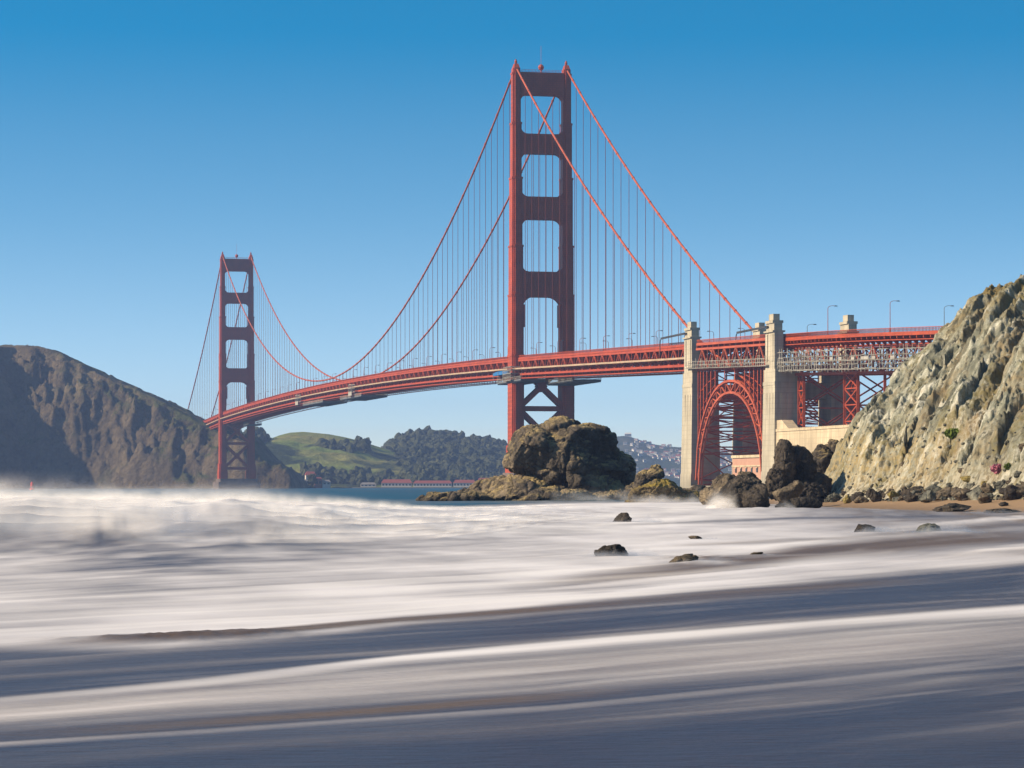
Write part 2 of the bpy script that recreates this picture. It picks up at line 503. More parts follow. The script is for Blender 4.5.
def m_sea():
    """foam, silt and clear water by the three maps stored on the sheet"""
    t = NT('sea_water')
    foam, silt, deep, ln, lq = (t.attr(k) for k in ('foam', 'silt', 'deep', 'across', 'along'))
    cv = t.n('ShaderNodeCombineXYZ')
    t.link(ln, cv.inputs[0]); t.link(lq, cv.inputs[1])
    vec = cv.outputs[0]
    far = t.attr('far')
    s1 = t.mix(far, t.noise(.55, 4, .5, vec), t.noise(.16, 5, .55, vec))
    s2 = t.mix(far, t.noise(1.9, 4, .5, vec), t.noise(.5, 4, .55, vec))
    st = t.math('ADD', t.math('MULTIPLY', t.math('SUBTRACT', s1, .5), 1.1), t.math('MULTIPLY', t.math('SUBTRACT', s2, .5), .30))
    lf = t.noise(.35, 6, .65)
    edge = t.math('MULTIPLY', foam, t.math('SUBTRACT', 1.0, foam))
    f = t.math('ADD', foam, t.math('MULTIPLY', st, t.math('ADD', t.math('MULTIPLY', edge, 2.2), .12)), True)
    f = t.math('MULTIPLY', f, t.math('SUBTRACT', 1.0, deep), True)
    wet = t.mix(deep, (.040, .025, .030), (.012, .045, .055))
    wet = t.mix(t.math('MULTIPLY', silt, .95), wet, t.mix(s1, (.060, .036, .022), (.20, .135, .09)))
    col = t.mix(f, wet, t.mix(s1, (.55, .525, .57), (.80, .765, .74)))
    rough = t.math('ADD', t.math('MULTIPLY', f, .45), .36)
    b = t.n('ShaderNodeBump'); b.inputs['Strength'].default_value = .7; b.inputs['Distance'].default_value = .06
    rip = t.noise(1.0, 5, .65, t.pos((1.6, 4.5, 1), (0, 0, R(40))))
    t.link(t.math('ADD', st, t.math('MULTIPLY', t.math('MULTIPLY', rip, t.math('SUBTRACT', 1.0, f, True)), 1.6)), b.inputs['Height'])
    b2 = t.n('ShaderNodeBump'); b2.inputs['Distance'].default_value = .5
    t.link(t.math('MULTIPLY', deep, .8), b2.inputs['Strength'])
    t.link(t.noise(.35, 6, .65, t.pos((1, .55, 1))), b2.inputs['Height'])
    t.link(b.outputs[0], b2.inputs['Normal'])
    t.link(b2.outputs[0], t.b.inputs['Normal'])
    sp = t.math('SUBTRACT', t.math('SUBTRACT', .33, t.math('MULTIPLY', f, .27)), t.math('MULTIPLY', silt, .30), True)
    t.out(col, rough, .3)
    t.link(sp, t.b.inputs['Specular IOR Level'])
    return t.m
M_SEA = m_sea()
def m_deepsea():
    t = NT('open_water')
    t.bump(t.noise(.3, 6, .65), .8, .6)
    return t.out((.012, .045, .055), .25, .4)
M_OPEN = m_deepsea()

# ------------------------------------------------------------------ sea and beach
def shore_x(Y):
    return pl(Y, [(-60, 4), (0, 9), (20, 15), (40, 22), (100, 38), (150, 45), (200, 49.5), (247, 47), (300, 42), (342, 38), (420, 33), (500, 36)])

RIDGE = [(-200, 100, .8), (-60, 112, 2.0), (-30, 122, 2.35), (-23, 128, 2.4), (-14, 150, 2.15), (-10, 165, 1.75), (-7, 190, 1.2), (-2, 230, .75), (5, 290, .42), (12, 340, .25), (30, 420, .1)]
def ridge(X):
    yc = pl(X, [(a, b) for a, b, c in RIDGE]); h = np.clip(pl(X, [(a, c) for a, b, c in RIDGE]), .05, 2.6) * .88
    return yc, h

_GY = np.arange(15, 9200, 1.0)
_G = np.cumsum(np.interp(_GY, [15, 30, 40, 50, 75, 95, 135, 250, 400, 9000], [.95, .90, .80, .72, .58, .42, .30, .14, .07, .01]))
def shore_along(Y): return np.interp(Y, _GY, _G)
BANDS = [  # swash lines lying on the sand: (map, strength, half width in metres at 40 m, points)
    ('foam', .80, 1.4, [(-4.82, 52.79), (-2.24, 57.44), (1.07, 64.11), (5.03, 74.79), (18.03, 101.13)]),
    ('dark', .95, 2.5, [(-3.9, 43.3), (-3.27, 44.32), (.86, 51.29), (6.15, 61.37), (13.06, 73.27)]),
    ('silt', 1.0, 1.25, [(-6.32, 46.32), (-4.4, 48.19), (-2.09, 53.58), (1.48, 59.83), (7.06, 70.39), (10.32, 76.38)]),
    ('foam', .85, 1.3, [(-5.98, 33.55), (-4.02, 37.01), (-1.64, 41.99), (1.65, 46.93), (5.18, 51.65), (10.49, 58.85)]),
    ('haze', .42, 3.6, [(-5.66, 31.77), (-2.62, 35.54), (.67, 40.11), (4.39, 43.78), (8.77, 49.18)]),
    ('foam', .36, .55, [(-4.96, 27.83), (-3.18, 29.31), (.55, 32.64), (3.67, 36.63), (7.57, 42.49)]),
    ('silt', 1.0, 1.3, [(-5.14, 28.84), (-3.76, 29.79), (-1.26, 32.2), (.57, 34.19)]),
    ('silt', .95, 2.5, [(1.24, 74.02), (5.88, 89.75), (12.08, 110.46), (27.23, 152.77)]),
    ('foam', .80, 1.0, [(-.28, 67.74), (5.28, 80.67), (21.69, 121.69)]),
    ('silt', .60, .8, [(7.54, 121.69), (16.57, 140.78), (33.68, 188.95)]),
    ('dark', .55, .8, [(9.08, 188.95), (22.5, 224.38), (38.79, 240)]),
    ('foam', .70, .9, [(3.44, 112.19), (14.69, 146.53), (42.67, 239.33)]),
]
LIMIT = [(-12, 42.5), (-7.8, 43.6), (-5.39, 44.0), (-3.4, 47.5), (.98, 60), (7.06, 73), (16.0, 93)]    # seaward of this line foam covers the water

KICK = []
WASH = []   # foam kicked up around rocks: (x, y, radius, strength)

def sea_fields(X, Y):
    n = X - shore_along(Y)
    wq = np.stack([X * .10, Y * .05, X * 0], 1)
    n = n + (.55 + Y * .018) * fbm(wq, 3, 12) + .25 * fbm(wq * 4, 2, 13)
    lq = np.log(Y) * 1.0
    P = np.stack([n, lq * 9, np.zeros_like(n)], 1)
    yc, h = ridge(X)
    lim = pl(X, LIMIT)
    d = (Y - lim) / lim
    sheet = sstep(-.03, .05, d)
    big = fbm(P * np.array((.10, .35, 1)), 3, 3)
    med = fbm(P * np.array((.45, .30, 1)), 3, 5)
    far = sstep(80, 160, Y)
    patch = fbm(np.stack([X * .16, Y * .075, X * 0], 1), 4, 14, .55)
    foam = sheet * (.92 + .20 * big + .24 * med * (1 - .4 * far) + .55 * patch)
    # right of the wash the water thins to wet sand in long streaks
    right = sstep(0, 26, X - pl(Y, [(40, 1), (80, 3), (130, 6), (200, 9), (300, 14)]))
    foam = foam * (1 - np.clip(.72 * right + .45 * right * med, 0, .97))
    wisp = fbm(P * np.array((1.5, .9, 1)), 3, 6, .55)
    foam += .30 * np.maximum(wisp, 0) * (1 - sheet) * sstep(25, 34, Y)
    foam += (.03 + .34 * np.maximum(med, 0) + .18 * np.maximum(big, 0)) * (1 - sheet) * sstep(24, 36, Y)
    silt = np.clip(.25 + .9 * med + .3 * big, 0, 1) * (1 - sheet) * .45 * sstep(24, 32, Y)
    silt = np.maximum(silt, right * sheet * np.clip(.25 + med * 2.4, 0, .85))
    for kind, a, hw, pts in BANDS:
        yb = np.maximum(pl(X, pts), 5)
        w = hw * (yb / 40) ** 1.35 * (1 + .35 * noise(np.stack([X * .13, Y * .05, np.full_like(X, hw)], 1), 8))
        sgn = (Y - yb) / w
        t = np.abs(np.where(sgn > 0, sgn * 1.5, sgn * .62)) if kind == 'foam' else np.abs(sgn)
        x0, x1 = pts[0][0], pts[-1][0]
        ends = sstep(x0 - 2.5, x0 + 1.5, X) * (1 - sstep(x1 - 1.5 - .06 * x1, x1 + 2.5, X)) if kind == 'silt' else sstep(x0 - 4, x0 - .5, X) * (1 - sstep(x1 + 1, x1 + 9, X))
        k = a * (1 - sstep(.1, 1.4, t)) * ends
        k = k * np.clip(1 + .5 * med + .6 * noise(np.stack([X * .10, Y * .03, X * 0 + hw * 7], 1), 9), .25, 1.25)
        if hw == 1.3: k = k * (.35 + .65 * sstep(-6.0, -1.0, X))
        if kind == 'foam': foam = np.maximum(foam, k)
        elif kind == 'haze': foam = foam + k * .9; silt = np.maximum(silt, k * 1.1)
        elif kind == 'silt': silt = np.maximum(silt, k); foam = foam * (1 - k)
        elif kind == 'dark': foam = foam * (1 - k) + .22 * k * np.maximum(wisp, 0); silt = silt * (1 - .7 * k) + .25 * k * np.maximum(-wisp, 0)
    # the breaking wave
    m = (ridge(X + 6)[0] - ridge(X - 6)[0]) / 12
    dp = (Y - yc) / np.sqrt(1 + m * m)
    dy = Y - yc
    wav = np.where(dp < 0, np.exp(-(dp / 8.5) ** 2), np.exp(-(dp / 9.0) ** 2))
    lump = fbm(np.stack([X * .22, Y * .10, np.zeros_like(X)], 1), 4, 21, .6)
    crest = h * wav * (.94 + .34 * lump)
    white = np.clip(h / 1.0, 0, 1) * np.exp(-((dp + 1) / 11) ** 2)
    foam = np.maximum(foam, np.clip(white * 1.5, 0, 1) * (.86 + .5 * lump))
    trough = np.exp(-((dp + 11.5) / 6.5) ** 2) * np.clip(h / 1.6, 0, 1)
    foam = foam * (1 - np.clip(.62 * trough * (1 + 1.8 * lump), 0, .95))
    # backwash churning up sand
    for x, y, rx, ry, a in ((-5.2, 47.2, 1.15, 1.0, 1.0), (-4.3, 48.3, .8, .9, .9), (-6.3, 46.6, 1.2, .8, .7), (6.9, 98.5, 2.0, 5, .8)):
        k = a * np.exp(-(((X - x) / rx) ** 2 + ((Y - y) / ry) ** 2)) * np.clip(.75 + 1.3 * fbm(np.stack([X * 1.6, Y * .9, X * 0], 1), 4, 77, .65), 0, 1.3)
        silt = np.maximum(silt, np.clip(k * 1.3, 0, 1)); foam = foam * (1 - np.clip(k * 1.1, 0, .95)); big = big + k * 2.2
    for x, y, r, a in WASH:
        k = a * np.exp(-(((X - x) / r) ** 2 + ((Y - y) / (r * 2.2)) ** 2))
        foam = np.maximum(foam, k * (.8 + .5 * fbm(np.stack([X * 1.2 / r, Y * .6 / r, X * 0], 1) * 2, 3, 88))); silt = silt * (1 - k); big = big + k * min(r, 2.0) * 2.6 * (1 + .8 * fbm(np.stack([X * 1.1, Y * .5, X * 0], 1), 3, 87))
    # offshore: no foam behind the break, only flecks
    off = sstep(6, 24, dp) * sstep(-4, 4, -(X - pl(Y, [(150, 10), (330, 16), (520, 12), (900, 12)])) + 4)
    off = np.maximum(off, sstep(380, 470, Y))
    deep = off * (1 - .35 * np.clip(fbm(np.stack([X * .02, Y * .012, np.zeros_like(X)], 1), 3, 31) * 2, 0, 1) * (1 - sstep(400, 700, Y)))
    chop = .22 * fbm(np.stack([X * .09, Y * .05, np.zeros_like(X)], 1), 3, 41) * off * (1 - sstep(900, 1800, Y))
    swash = .05 * med * sheet * (1 - off) + .03 * big
    z = crest + chop + swash
    z = z * sstep(18, 30, Y)
    return np.clip(foam, 0, 1), np.clip(silt, 0, 1), np.clip(deep, 0, 1), z, n, lq

def build_sea():
    v = np.concatenate([np.arange(470, 24, -1.0), np.arange(24, 3, -.5), np.arange(3, .82, -.12)])
    Ys = 2.5 * 2872 / v
    us = np.linspace(-1, 1, 470)
    us = np.sign(us) * (np.abs(us) * .55 + np.abs(us) ** 3 * .45)
    Yg, Ug = np.meshgrid(Ys, us, indexing='ij')
    Xg = Ug * (.36 * Yg + 8)
    X, Y = Xg.ravel(), Yg.ravel()
    foam, silt, deep, z, n, lq = sea_fields(X, Y)
    o = np_mesh('water', np.stack([X, Y, z], 1), grid_faces(len(Ys), len(us)), M_SEA, smooth=True)
    attr(o, 'foam', foam); attr(o, 'silt', silt); attr(o, 'deep', deep)
    attr(o, 'across', n); attr(o, 'along', lq * 3.0); attr(o, 'far', sstep(55, 190, Y))
    tag(o, kind='structure')
    g = MB(); g.v = [(-2400, -90, -.7), (2400, -90, -.7), (2400, 8900, -.7), (-2400, 8900, -.7)]; g.f = [(0, 1, 2, 3)]
    tag(g.build('sea', M_OPEN, fix=False), kind='structure')

def beach_z(X, Y):
    d = X - shore_x(Y)
    z = np.where(d < 0, d * .05, np.minimum(d * .115, 1.5 + .05 * d))
    return z

def build_beach():
    xs = np.linspace(0, 150, 260); ys = np.linspace(-60, 430, 420)
    Yg, Xg = np.meshgrid(ys, xs, indexing='ij')
    X = Xg.ravel(); Y = Yg.ravel()
    X = shore_x(Y) - 12 + X
    z = beach_z(X, Y) + .06 * fbm(np.stack([X * .3, Y * .2, X * 0], 1), 3, 2)
    tag(np_mesh('beach', np.stack([X, Y, z], 1), grid_faces(len(ys), len(xs)), M_SAND, smooth=True), kind='structure')

# ------------------------------------------------------------------ the pale cliff on the right
CR = 385.0
SKY = [(700, 500), (800, 486), (822, 476), (838, 455), (855, 431), (870, 415), (885, 398), (900, 381), (915, 363), (930, 348), (945, 334), (960, 319), (968, 309), (985, 300), (1000, 291), (1015, 285), (1024, 283), (1060, 272), (1120, 256), (1250, 235), (1500, 210)]
CLIFF = [((u - 512) * CR / 2872, 2.5 + (486 - y) * CR / 2872) for u, y in SKY]
def cliff_z(X, Y, full=False):
    back = np.maximum(Y - CR, 0)
    fwd = np.maximum(CR - Y, 0)
    base = pl(X, CLIFF) - .175 * fwd - .6 * back - .004 * back ** 2
    c = Y - 1.0 * X
    warp = 3.0 * fbm(np.stack([X * .06, Y * .04, X * 0], 1), 3, 51)
    g1 = fbm(np.stack([(c + warp * 2) * .040, X * .030, X * 0], 1), 4, 52, .55, True)
    g2 = fbm(np.stack([(c + warp) * .20, X * .10, X * 0 + 4], 1), 4, 53, .55, True)
    g3 = fbm(np.stack([X * .55, Y * .35, base * .4], 1), 4, 54, .6)
    gl = pl(X, [(44, 338), (49, 334), (53, 331.5), (56.5, 336), (59.3, 342), (62.2, 349), (66, 358)])
    g2l = pl(X, [(44, 312), (50, 309), (55, 316), (60, 326), (66, 340)])
    g3l = pl(X, [(44, 349), (48.9, 350), (52.3, 353), (56.5, 361), (61.6, 376)])
    wv = 2.2 * noise(np.stack([X * .25, Y * .05, X * 0], 1), 66)
    cut = 2.6 * np.exp(-((Y - gl + wv) / 3.6) ** 2) + 2.0 * np.exp(-((Y - g2l + wv) / 3.0) ** 2) + 1.5 * np.exp(-((Y - g3l - wv) / 2.6) ** 2)
    base = base - cut * sstep(3, 9, base) * sstep(8, 2, np.maximum(Y - CR + 10, 0))
    hgt = sstep(1.0, 9, base)
    edge = 1 - .62 * np.exp(-((Y - CR) / 8) ** 2)
    z = base + hgt * (5.0 * (g1 - .30) * edge + 2.1 * (g2 - .2) * edge) + sstep(-1, 3, base) * .32 * g3
    Q = np.stack([X, Y * .8, base], 1)
    QS = np.stack([(Y - X) * .17, X * .075, base * .06], 1)
    k1, k2, ko, kr = cells(QS + .16 * np.stack([g1, g2, g3], 1), 57)
    z = z + hgt * (1.5 * ((ko * (kr - .5)).sum(1) * 1.6 + (kr[:, 0] - .5)) - .45 * np.exp(-((k2 - k1) / .08) ** 2)) * (edge * .6 + .4)
    k1, k2, ko, kr = cells(Q / 1.5 + .3 * np.stack([g2, g1, g3], 1), 58)
    z = z + sstep(-1, 4, base) * .12 * ((ko * (kr - .5)).sum(1) * 1.6 + (kr[:, 0] - .5))
    # rubble slope at the foot lies flatter
    bz = beach_z(X, Y)
    a = z - bz
    foot = sstep(0, 7, a)
    z = bz + np.where(a > 0, a * (.45 + .55 * foot), a)
    if full:
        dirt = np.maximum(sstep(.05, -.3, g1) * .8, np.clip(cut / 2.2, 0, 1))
        ochre = np.exp(-(((X - 45) / 5.5) ** 2 + ((z - 5) / 4.5) ** 2))
        return z, dirt, ochre, 1 - foot
    return z
def cliff_hit(u, y):
    """distance at which the sight line through (u, y) first meets the cliff"""
    Y = np.arange(215, CR + 2, .25)
    x = (u - 512) * Y / 2872; z = 2.5 + (486 - y) * Y / 2872
    k = np.nonzero(cliff_z(x, Y) > z)[0]
    return float(Y[k[0]]) if len(k) else CR
def build_cliff():
    xs = np.concatenate([np.arange(36, 72, .13), np.arange(72, 78, .4), np.arange(78, 190, 1.2)])
    ys = np.concatenate([np.arange(200, 260, .8), np.arange(260, CR + 10, .30), np.arange(CR + 10, CR + 14, .8), np.arange(CR + 14, CR + 100, 2.0)])
    Yg, Xg = np.meshgrid(ys, xs, indexing='ij')
    X = Xg.ravel(); Y = Yg.ravel()
    z, dirt, ochre, low = cliff_z(X, Y, True)
    cc = (Y - X) * .30
    z = z + sstep(1.5, 5, z) * (1.35 * fbm(np.stack([X * .34 + 3, cc, z * .22], 1), 5, 63, .62, True) + .18 * fbm(np.stack([X * 1.5, Y * .9, z * 1.2], 1), 4, 64, .65, True) - .62)
    z = np.maximum(z, -4.5)
    dx = .35 * fbm(np.stack([X * .5, Y * .4, z * .5], 1), 3, 61)
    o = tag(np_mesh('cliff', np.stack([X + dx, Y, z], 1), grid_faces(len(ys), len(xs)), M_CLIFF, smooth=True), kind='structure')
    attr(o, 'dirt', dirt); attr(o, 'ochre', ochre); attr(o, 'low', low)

# ------------------------------------------------------------------ far land
def heightfield(name, xs, ys, fn, mat):
    Yg, Xg = np.meshgrid(ys, xs, indexing='ij')
    X = Xg.ravel(); Y = Yg.ravel()
    z = np.maximum(fn(X, Y), -4.5)
    return tag(np_mesh(name, np.stack([X, Y, z], 1), grid_faces(len(ys), len(xs)), mat, smooth=True), kind='structure')

MR = 2960.0
MSK = [(-400, 335), (-100, 343), (0, 346), (40, 347), (62, 356), (80, 366), (110, 381), (150, 396), (180, 411), (200, 421), (215, 428), (235, 436), (256, 441), (275, 463), (295, 475), (304, 488), (330, 520)]
MPR = [((u - 512) * MR / 2872, 2.5 + (486 - y) * MR / 2872) for u, y in MSK]
def marin_z(X, Y):
    wob = 26 * fbm(np.stack([X * .006, Y * .006, X * 0], 1), 4, 71)
    qA = -((X + 480) * .74 - (Y - 2865) * .67) + wob * .35
    qB = (X + 432) * .26 + (Y - 2850) * .965 + wob
    rid = pl(X, MPR)
    widB = np.clip(rid * .75, 12, 105)
    zA = 150 * np.clip(qA / 104, -.2, 1)
    zB = rid * np.clip(qB / widB, -.3, 1.0)
    g = fbm(np.stack([X * .020 + Y * .004, Y * .007, X * 0], 1), 5, 72, .58, True)
    g2 = fbm(np.stack([X * .04 + Y * .01, Y * .02, X * 0], 1), 4, 73, .55, True)
    tB = np.clip(qB / widB, 0, 1); tA = np.clip(qA / 104, 0, 1)
    zB = zB + (25 * (g - .2) + 12 * (g2 - .1)) * np.sin(np.pi * np.clip(tB, 0, 1)) * np.clip(rid / 100, 0, 1) + 2.0 * g2 * tB
    zA = zA + (14 * (g - .2) + 6 * g2) * np.sin(np.pi * tA)
    Q = np.stack([X, Y, np.maximum(zB, 0)], 1)
    c1, c2, o1, r1 = cells(Q / np.array((26., 34., 40.)) + .25 * np.stack([g, g2, g], 1), 74)
    blk = (o1 * (r1 - .5)).sum(1) * 1.6 + (r1[:, 0] - .5)
    fine = fbm(Q / np.array((11., 16., 13.)), 4, 75, .6, True)
    zB = zB + (11 * blk + 10 * (fine - .1)) * sstep(.03, .2, tB) * (1 - .8 * sstep(.8, 1, tB))
    zA = zA + (7 * blk + 5 * (fine - .1)) * sstep(.03, .2, tA) * (1 - .85 * sstep(.8, 1, tA))
    capA = pl(X, [(-900, 175), (-560, 147), (-480, 145.5), (-440, 130), (-380, 105), (-300, 70)])
    capA = np.where(X > -380, -4, capA)
    zB = np.where(rid < 0, -4.5, zB)
    z = np.maximum(np.minimum(zA, capA), zB)
    z = np.where(Y > MR + 60, z - (Y - MR - 60) * .12, z)
    return z

def build_far():
    heightfield('headland', np.arange(-900, -150, 2.0), np.concatenate([np.arange(2620, 2980, 2.0), np.arange(2980, 3020, 5), np.arange(3020, 3400, 14)]), marin_z, M_MARIN)
    GR = 3900.0
    def prof(pts, yr): return [((u - 512) * yr / 2872, 2.5 + (486 - y) * yr / 2872) for u, y in pts]
    gp = prof([(150, 450), (220, 440), (255, 434), (264, 432.5), (271, 438.5), (280, 435), (290, 432.5), (303, 431.5), (329, 434), (345, 437), (359, 440.5), (372, 444.5), (386, 449), (420, 462), (470, 484), (520, 500)], GR)
    def green(X, Y):
        r = pl(X, gp)
        foot = 3330 + 60 * fbm(np.stack([X * .008, Y * .002, X * 0], 1), 3, 81)
        t = np.clip((Y - foot) / (GR - foot), -.2, 1)
        z = r * np.where(t > 0, t ** .9, t)
        z = z + (14 * fbm(np.stack([X * .008, Y * .005, X * 0], 1), 4, 82) + 8 * fbm(np.stack([X * .02, Y * .012, X * 0], 1), 4, 83, .5, True)) * np.sin(np.pi * np.clip(t, 0, 1))
        return np.where(Y > GR, z - (Y - GR) * .15, z)
    heightfield('green_hill', np.arange(-520, 60, 5.0), np.concatenate([np.arange(3290, 3920, 6), np.arange(3920, 4300, 25)]), green, M_GREEN)
    WR = 4300.0
    wp = prof([(330, 500), (360, 470), (382, 452), (390, 444), (396, 438), (404, 434.5), (415, 432.5), (432, 432), (448, 433), (465, 436), (480, 438.5), (495, 441.5), (507, 444), (530, 452), (560, 462), (600, 480), (640, 500)], WR)
    def wood(X, Y):
        r = pl(X, wp)
        foot = 3420 + 50 * fbm(np.stack([X * .008, Y * .002, X * 0], 1), 3, 91)
        t = np.clip((Y - foot) / (WR - foot), -.2, 1)
        z = (r - 5) * t + 10 * fbm(np.stack([X * .006, Y * .004, X * 0], 1), 4, 92) * np.sin(np.pi * np.clip(t, 0, 1))
        return np.where(Y > WR, z - (Y - WR) * .15, z)
    heightfield('wooded_hill', np.arange(-300, 260, 8.0), np.concatenate([np.arange(3370, 4320, 10), np.arange(4320, 4700, 30)]), wood, M_WOODG)
    FR = 6500.0
    fp = prof([(480, 500), (540, 462), (580, 445), (610, 437), (626, 435.5), (634, 438), (643, 441), (655, 444.5), (670, 446.5), (684, 447.5), (720, 450), (780, 456), (860, 466), (960, 480)], FR)
    def farh(X, Y):
        r = pl(X, fp)
        t = np.clip((Y - 5300) / (FR - 5300), -.2, 1)
        z = r * t + 16 * fbm(np.stack([X * .004, Y * .003, X * 0], 1), 4, 95) * np.sin(np.pi * np.clip(t, 0, 1))
        return np.where(Y > FR, z - (Y - FR) * .1, z)
    heightfield('town_hill', np.arange(-100, 1100, 12.0), np.concatenate([np.arange(5250, 6520, 14), np.arange(6520, 7200, 40)]), farh, M_FAR)
    # forest: one far mass of crowns
    rng = np.random.default_rng(4)
    bm = bmesh.new(); bmesh.ops.create_icosphere(bm, subdivisions=2, radius=1)
    bv = np.array([v.co[:] for v in bm.verts]); bf = np.array([[v.index for v in f.verts] for f in bm.faces]); bm.free()
    Vs, Fs, base = [], [], 0
    shapes = [bv * (1 + .45 * noise(bv * 1.7 + 9.1 * k, 7)[:, None] + .28 * noise(bv * 4.2 + 5.3 * k, 8)[:, None]) for k in range(28)]
    def crowns(n, xr, yr, fn, smin, smax, keep=None):
        nonlocal base
        X = rng.uniform(*xr, n); Y = rng.uniform(*yr, n); z = fn(X, Y)
        for x, y, q in zip(X, Y, z):
            if q < 1.5 or (keep and not keep(x, y, q)): continue
            s = smin + (smax - smin) * rng.uniform() ** 2
            a = rng.uniform(0, 6.28); c_, s_ = math.cos(a), math.sin(a)
            p = shapes[rng.integers(28)]
            p = np.stack([p[:, 0] * c_ - p[:, 1] * s_, p[:, 0] * s_ + p[:, 1] * c_, p[:, 2]], 1)
            p = p * np.array((s * rng.uniform(.7, 1.2), s, s * rng.uniform(.7, 1.45))) + np.array((x, y, q + s * rng.uniform(.2, .8)))
            Vs.append(p); Fs.append(bf + base); base += len(bv)
    crowns(4600, (-235, 120), (3440, 4330), wood, 2.5, 7.5)
    gm = lambda x, y, q: q < 62 and (noise(np.array([[x * .009, y * .006, .5]]), 97)[0] > .12 or q < 16)
    crowns(1100, (-330, -30), (3340, 3850), green, 2.5, 8, gm)
    crowns(120, (-390, -325), (3700, 3900), green, 3.5, 7)
    o = np_mesh('woods', np.concatenate(Vs), np.concatenate(Fs), M_TREE, smooth=False)
    tag(o, kind='stuff')
    return green, wood, farh

# ------------------------------------------------------------------ rocks
def ico(sub):
    bm = bmesh.new(); bmesh.ops.create_icosphere(bm, subdivisions=sub, radius=1)
    v = np.array([p.co[:] for p in bm.verts]); f = np.array([[q.index for q in t.verts] for t in bm.faces]); bm.free()
    return v, f
ICO = {k: ico(k) for k in (2, 3, 4, 5)}

def rough(V, N, seed, size, amp):
    """break a smooth body up into blocks, cracks and grain"""
    off = np.random.default_rng(seed).uniform(0, 100, 3)
    P = V / size + off
    P2 = P + .35 * np.stack([noise(P * 1.5, seed + 1), noise(P * 1.5, seed + 2), noise(P * 1.5, seed + 3)], 1)
    d1, d2, o1, r1 = cells(P2 * np.array((.9, .9, 1.2)), seed + 4)
    tilt = (o1 * (r1 - .5)).sum(1) * 1.5 + (r1[:, 0] - .5) * .8
    crack = -np.exp(-((d2 - d1) / .07) ** 2) * .5
    e1, e2, o2, r2 = cells(P2 * 2.7, seed + 5)
    tilt2 = (o2 * (r2 - .5)).sum(1) * 1.5 + (r2[:, 0] - .5) * .8
    g1, g2, o3, r3 = cells(P2 * 6.5, seed + 12)
    tilt3 = (o3 * (r3 - .5)).sum(1) * 1.6 + (r3[:, 1] - .5)
    d = tilt * .8 + .75 * crack + (.30 * tilt2 - .22 * np.exp(-((e2 - e1) / .08) ** 2)) + .15 * tilt3 + .35 * fbm(P * .8, 3, seed + 6) + .58 * fbm(P * 3.2, 5, seed + 9, .65, True) - .15
    return V + N * (d * amp)[:, None]

def big_rock(name, blobs, voxel, mat, seed, size, amp, parent=None, cuts=()):
    """union of bodies, remeshed, then roughened; blobs: (cx, cy, cz, rx, ry, rz)"""
    Vs, Fs, b = [], [], 0
    v0, f0 = ICO[3]
    for k, (cx, cy, cz, rx, ry, rz) in enumerate(blobs):
        v = v0.copy()
        rng = np.random.default_rng(seed * 31 + k)
        for _ in range(14):
            nn = rng.normal(size=3); nn /= np.linalg.norm(nn); dd = rng.uniform(.6, .92)
            e = np.maximum(v @ nn - dd, 0); v = v - e[:, None] * nn * .97
        Vs.append(v * np.array((rx, ry, rz)) + np.array((cx, cy, cz))); Fs.append(f0 + b); b += len(v0)
    tmp = np_mesh('tmp', np.concatenate(Vs), np.concatenate(Fs), None)
    md = tmp.modifiers.new('r', 'REMESH'); md.mode = 'VOXEL'; md.voxel_size = voxel
    dg = bpy.context.evaluated_depsgraph_get()
    me = bpy.data.meshes.new_from_object(tmp.evaluated_get(dg))
    bpy.data.objects.remove(tmp, do_unlink=True)
    n = len(me.vertices)
    V = np.empty(n * 3); me.vertices.foreach_get('co', V); V = V.reshape(-1, 3)
    N = np.empty(n * 3); me.vertices.foreach_get('normal', N); N = N.reshape(-1, 3)
    # soften the joins first
    V2 = rough(V, N, seed, size, amp)
    me.vertices.foreach_set('co', V2.ravel().astype(np.float32))
    me.polygons.foreach_set('use_smooth', np.ones(len(me.polygons), bool))
    me.update()
    me.materials.clear(); me.materials.append(mat)
    o = bpy.data.objects.new(name, me); COL.objects.link(o)
    o.parent = parent
    return o

def boulder_mesh(seed, sub, rx, ry, rz, amp=.18, cuts=18):
    rng = np.random.default_rng(seed)
    v, f = ICO[sub]; v = v.copy()
    for _ in range(cuts):
        nn = rng.normal(size=3); nn /= np.linalg.norm(nn); dd = rng.uniform(.45, .88)
        e = np.maximum(v @ nn - dd, 0); v = v - e[:, None] * nn * .98
    N = v / np.linalg.norm(v, axis=1)[:, None]
    o = rng.uniform(0, 99, 3)
    d = fbm(v * 1.4 + o, 3, seed) * .6 + .5 * fbm(v * 3.5 + o, 5, seed + 3, .65, True)
    d1, d2, oc, rc = cells(v * 1.7 + o, seed + 5)
    d = d + (oc * (rc - .5)).sum(1) * 1.6 - .35 * np.exp(-((d2 - d1) / .09) ** 2)
    v = v + N * (d * amp)[:, None]
    return v * np.array((rx, ry, rz)), f

STONES = {}
def boulder(name, x, y, z, rx, ry, rz, mat, seed, sub=4, amp=.18, rot=None):
    v, f = boulder_mesh(seed, sub, rx, ry, rz, amp)
    a = random.Random(seed).uniform(-.5, .5) if rot is None else rot
    c, s = math.cos(a), math.sin(a)
    v = np.stack([v[:, 0] * c - v[:, 1] * s, v[:, 0] * s + v[:, 1] * c, v[:, 2]], 1)
    return np_mesh(name, v, f, mat, smooth=True, loc=(x, y, z))

def at(u, y, Y):
    """world X and height of a direction at distance Y"""
    return (u - 512) * Y / 2872, 2.5 + (486 - y) * Y / 2872

def ball(u, y, Y, ru, rv, ry):
    k = Y / 2872
    x, z = at(u, y, Y)
    return (x, Y, z, ru * k, ry, rv * k)

